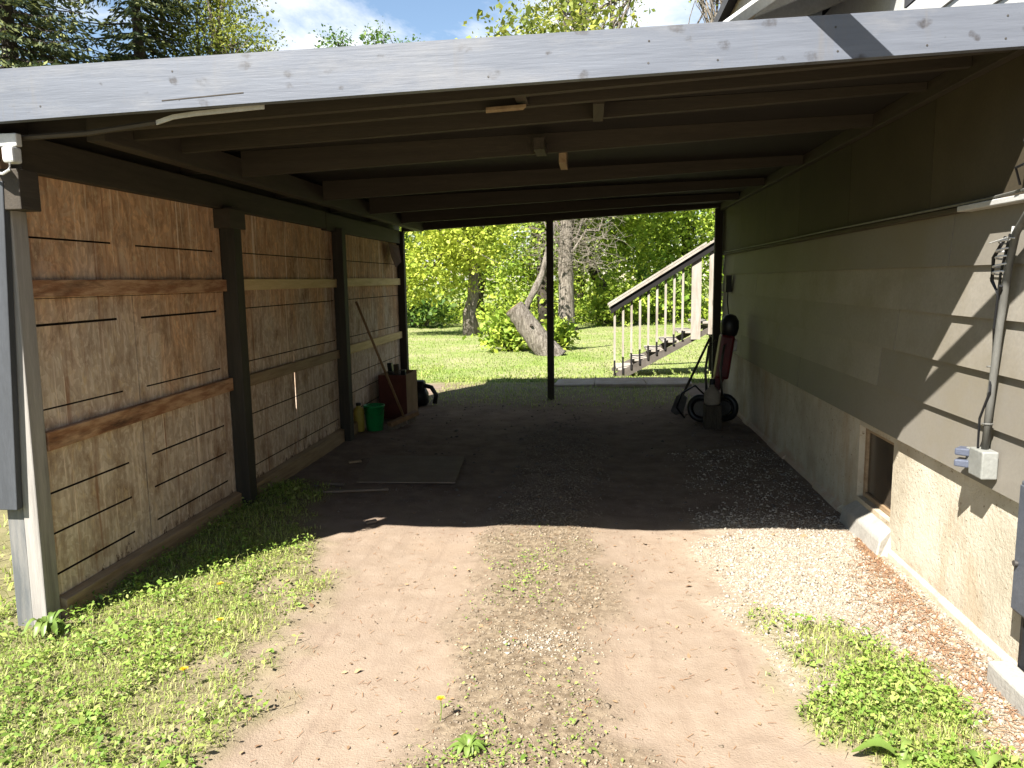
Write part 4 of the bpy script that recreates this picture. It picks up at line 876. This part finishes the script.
# stones
OCT = np.array([[1,0,0],[-1,0,0],[0,1,0],[0,-1,0],[0,0,1],[0,0,-1]], float); OF = np.array([[0,2,4],[2,1,4],[1,3,4],[3,0,4],[2,0,5],[1,2,5],[3,1,5],[0,3,5]])
def stones(name, x, y, s, mat, label):
    n = len(x); sz = s*rng.lognormal(-.1,.58,n).clip(.3,3.6); jit = rng.uniform(.6,1.25,(n,6,3)); sq = np.array([1,1,.6]); a = rng.uniform(0,6.28,n); c, s_ = np.cos(a), np.sin(a)
    v = OCT[None]*jit*sq + rng.normal(size=(n,6,3))*.14; v = np.stack([v[...,0]*c[:,None]-v[...,1]*s_[:,None], v[...,0]*s_[:,None]+v[...,1]*c[:,None], v[...,2]],-1)*sz[:,None,None]
    v += np.stack([x,y,ground_z(x,y)+sz*.15],1)[:,None]
    F_ = (np.arange(n)[:,None,None]*6+OF[None]).reshape(-1)
    o = fastmesh(name, v.reshape(-1,3), F_, np.full(n*8,3), mat); tag(o, label, 'gravel', None, 'stuff')
x, y = scatter(52000, -.9, .4, 1.5, 8.0, 'mid', .15); stones('strip_gravel', x, y, .0036, M['pebble'], 'small stones scattered along the middle strip')
x = rng.normal(-.21,.085,620)+.05*rng.standard_t(3,620); y = rng.normal(3.12,.07,620); stones('pale_gravel', x, y, .0038, M['pebble_pale'], 'small pale gravel spot on the middle strip')
x, y = scatter(62000, .6, 1.66, 2.2, 7.0, 'gravel', .2); k = rng.random(len(x)) < .12+.88*ss(5.3-y, 0, .9); x, y = x[k], y[k]; stones('wall_gravel', x, y, .0046, M['pebble_pale'], 'pale gravel along the right foundation')  # pale stones thinned where the roof shadow falls, so the shade reads darker
x = rng.uniform(-2.3,1.65,5200); y = rng.uniform(4.8,9.5,5200); k = rng.random(5200) < .25+.75*ss(np.abs(x+.3),.55,.0)+.6*ss(x,.7,1.2); stones('shaded_stones', x[k], y[k], .007, M['pebble_shade'], 'loose stones on the shaded carport floor')
x = rng.uniform(-1.5,1.2,1800); y = rng.uniform(1.6,4.8,1800); stones('track_grit', x, y, .0032, M['pebble'], 'fine grit on the sunlit wheel tracks')
# dry litter near the right wall
n = 2600; y = rng.uniform(1.8,4.6,n); x = 1.62 - np.abs(rng.normal(size=n))*.20*ss(4.8-y,0,1.5); a = rng.uniform(0,6.28,n); L = rng.uniform(.01,.035,n); z = ground_z(x,y)+.008
dv = np.stack([np.cos(a)*L, np.sin(a)*L, rng.normal(size=n)*.004],1); sv = np.stack([-np.sin(a), np.cos(a), np.zeros(n)],1)*.0016; c0 = np.stack([x,y,z],1)
V_ = np.stack([c0-dv-sv, c0-dv+sv, c0+dv+sv, c0+dv-sv],1).reshape(-1,3); o = fastmesh('needle_litter', V_, np.arange(4*n), np.full(n,4), M['litter']); tag(o, 'red brown dry litter along the right foundation', 'litter', None, 'stuff')
n = 700; y = rng.uniform(1.6,4.7,n); x = rng.uniform(-1.5,.7,n); a = rng.normal(1.2,.8,n); L = rng.uniform(.006,.02,n); z = ground_z(x,y)+.004
dv = np.stack([np.cos(a)*L, np.sin(a)*L, np.zeros(n)],1); sv = np.stack([-np.sin(a), np.cos(a), np.zeros(n)],1)*.0013; c0 = np.stack([x,y,z],1)
V_ = np.stack([c0-dv-sv, c0-dv+sv, c0+dv+sv, c0+dv-sv],1).reshape(-1,3); o = fastmesh('track_litter', V_, np.arange(4*n), np.full(n,4), M['litter']); tag(o, 'fine dry twigs on the sunlit wheel tracks', 'litter', None, 'stuff')

n = 420; y = rng.uniform(1.6,6.5,n); x = rng.uniform(-2.2,1.6,n); P_ = np.stack([x,y,ground_z(x,y)+.006],1)
M['dead_leaf'] = islandmat('dry_leaves', (.22,.12,.06), (.42,.28,.15), .9)
o = leaves_mesh('fallen_leaves', P_, .022, M['dead_leaf'], None, 2.5, .6); tag(o, 'scattered dry brown leaves over the drive', 'leaves', None, 'stuff')

def ribbon(b, p0, d, L, w, lift, droop, mi=0, n=7, wavy=0):
    d = np.array([*d, 0.]); d /= np.linalg.norm(d); sd = np.array([-d[1], d[0], 0]); o = len(b.v)
    for i in range(n):
        t = i/(n-1); c = np.array(p0)+d*L*t+np.array([0,0,lift*math.sin(min(1,t*1.2)*math.pi*.75)-droop*t*t]); ww = w*math.sin(math.pi*(.08+.9*t))**.7*(1+wavy*math.sin(i*2.6))
        b.v += [tuple(c-sd*ww*.5+np.array([0,0,.25*ww])), tuple(c), tuple(c+sd*ww*.5+np.array([0,0,.25*ww]))]
    for i in range(n-1):
        q = o+3*i; b.f += [(q,q+1,q+4,q+3),(q+1,q+2,q+5,q+4)]; b.m += [mi,mi]
for (x, y), lv, lb in (((1.22,2.30), [((.9,-.25),.22,.036,.045,.05),((.3,-1),.18,.03,.06,.05),((.8,.5),.14,.024,.05,.03),((-.2,.9),.12,.025,.05,.03)], 'broad leaved dock with long bright leaves in the right grass patch'),
                       ((1.0,2.36), [((-1,.3),.15,.05,.05,.04),((-.3,-1),.12,.04,.04,.03),((.6,.9),.12,.03,.05,.03),((.9,-.2),.12,.03,.04,.04)], 'smaller broad leaved dock at the left of the long leaved one'),
                       ((-.42,2.33), [((math.cos(q*2.4),math.sin(q*2.4)),.05+.006*(q%5),.018+.003*(q%3),.02+.004*(q%4),.012) for q in range(15)], 'leafy weed rosette on the middle strip at the bottom of the drive'),
                       ((-2.47,3.0), [((math.cos(q*2.4),math.sin(q*2.4)),.08+.012*(q%4),.026+.004*(q%3),.06+.012*(q%4),.03) for q in range(11)], 'leafy weed at the foot of the pale front post')):
    z = float(ground_z(np.array(x), np.array(y))); b = MB()
    for d_, L, w_, li, dr in lv: ribbon(b, (x,y,z+.01), d_, L, w_, li, dr, 0, 8, .12)
    o = b.build('dock_plant', M['bigleaf'], None, smooth=True); tag(o, lb, 'plant')
for (x, y), lb in (((-1.66,3.03),'yellow dandelion in the middle of the left verge'),((-1.60,2.62),'yellow dandelion nearest the bottom of the left verge'),((-1.86,3.42),'yellow dandelion farthest back in the sunlit left verge'),((-.55,2.50),'yellow dandelion at the left of the middle strip')):
    z = float(ground_z(np.array(x), np.array(y))); t = empty('dandelion', (x,y,z), lb, 'flower', 'dandelions in the grass')
    b = MB(); b.tube([(x,y,z),(x+.005,y,z+.05),(x+.004,y-.004,z+.085)], .002, 5); b.build('stem', M['weed'], t)
    b = MB()
    for k in range(26):
        a = k*2.4; r_ = .018*math.sqrt((k+1)/26); c = np.array([x+.004, y-.004, z+.086]); e = c+np.array([math.cos(a)*r_, math.sin(a)*r_, .012-.006*k/26])
        sd = np.array([-math.sin(a), math.cos(a), 0])*.0035; b.add([c, e-sd, e+sd], [(0,1,2)])
    b.build('petals', M['yellow_petal'], t)

# ------------------------------------------------------------------ camera, light, sky
cam = bpy.data.cameras.new('camera'); co = bpy.data.objects.new('camera', cam); col.objects.link(co); sc.camera = co
RM = np.array([[.9943592,0,-.10606498],[.10505194,.13788067,.98486192],[-.01462431,.99044885,-.13710291]])
# rows: world axes in camera coordinates (right, up, forward)
right, up, fwd = RM[:,0], RM[:,1], RM[:,2]
mw = Matrix(((right[0],up[0],-fwd[0],0),(right[1],up[1],-fwd[1],0),(right[2],up[2],-fwd[2],1.6),(0,0,0,1)))
co.matrix_world = mw; cam.sensor_width = 36; cam.lens = 36*750/1024; cam.clip_start = .05; cam.clip_end = 2000
el = math.atan2(1.0, math.hypot(SUN[0], SUN[1])); az = math.atan2(-SUN[0], -SUN[1])     # towards the sun
sun = bpy.data.lights.new('sun', 'SUN'); so = bpy.data.objects.new('sun', sun); col.objects.link(so)
so.rotation_euler = Vector(SUN).to_track_quat('-Z', 'Y').to_euler(); so.location = (-10,-15,20)
sun.energy = 5.0; sun.angle = R(.5); sun.color = (1,.968,.91)
w = bpy.data.worlds.new('World'); sc.world = w; w.use_nodes = True; nt = w.node_tree; nt.nodes.clear()
out = N(nt, 'ShaderNodeOutputWorld'); bg = N(nt, 'ShaderNodeBackground'); sky = N(nt, 'ShaderNodeTexSky'); sky.sky_type = 'NISHITA'
sky.sun_disc = False; sky.sun_elevation = el; sky.sun_rotation = az; sky.air_density = 1.15; sky.dust_density = .3; sky.ozone_density = 1.6
tc = N(nt, 'ShaderNodeTexCoord'); sep = N(nt, 'ShaderNodeSeparateXYZ'); nt.links.new(tc.outputs['Generated'], sep.inputs[0])
zc = N(nt, 'ShaderNodeMath', operation='ADD'); nt.links.new(sep.outputs[2], zc.inputs[0]); zc.inputs[1].default_value = .18
dv_ = N(nt, 'ShaderNodeVectorMath', operation='DIVIDE'); nt.links.new(tc.outputs['Generated'], dv_.inputs[0])
cb = N(nt, 'ShaderNodeCombineXYZ')
for i in range(3): nt.links.new(zc.outputs[0], cb.inputs[i])
nt.links.new(cb.outputs[0], dv_.inputs[1])
mp = N(nt, 'ShaderNodeMapping'); mp.inputs['Location'].default_value = (3.1,.6,0); mp.inputs['Scale'].default_value = (1,1,.0); nt.links.new(dv_.outputs[0], mp.inputs[0])
cf = ramp(nt, noise(nt, mp.outputs[0], 1.5, 8, .6, .3), .44, .62)
north = ramp(nt, sep.outputs[1], .10, .45)
mm = N(nt, 'ShaderNodeMath', operation='MULTIPLY'); nt.links.new(cf, mm.inputs[0]); nt.links.new(north, mm.inputs[1])
KC = 1.0
cc = mixc(nt, mm.outputs[0], sky.outputs[0], (7.4,7.5,7.7))
nt.links.new(cc, bg.inputs[0]); bg.inputs[1].default_value = .05; nt.links.new(bg.outputs[0], out.inputs[0])
sc.view_settings.view_transform = 'Standard'; sc.view_settings.look = 'None'; sc.view_settings.exposure = 1.9; sc.view_settings.gamma = 1
sc.view_settings.use_curve_mapping = False
sc.render.engine = 'CYCLES'; sc.cycles.use_denoising = True; sc.cycles.max_bounces = 8; sc.cycles.diffuse_bounces = 5
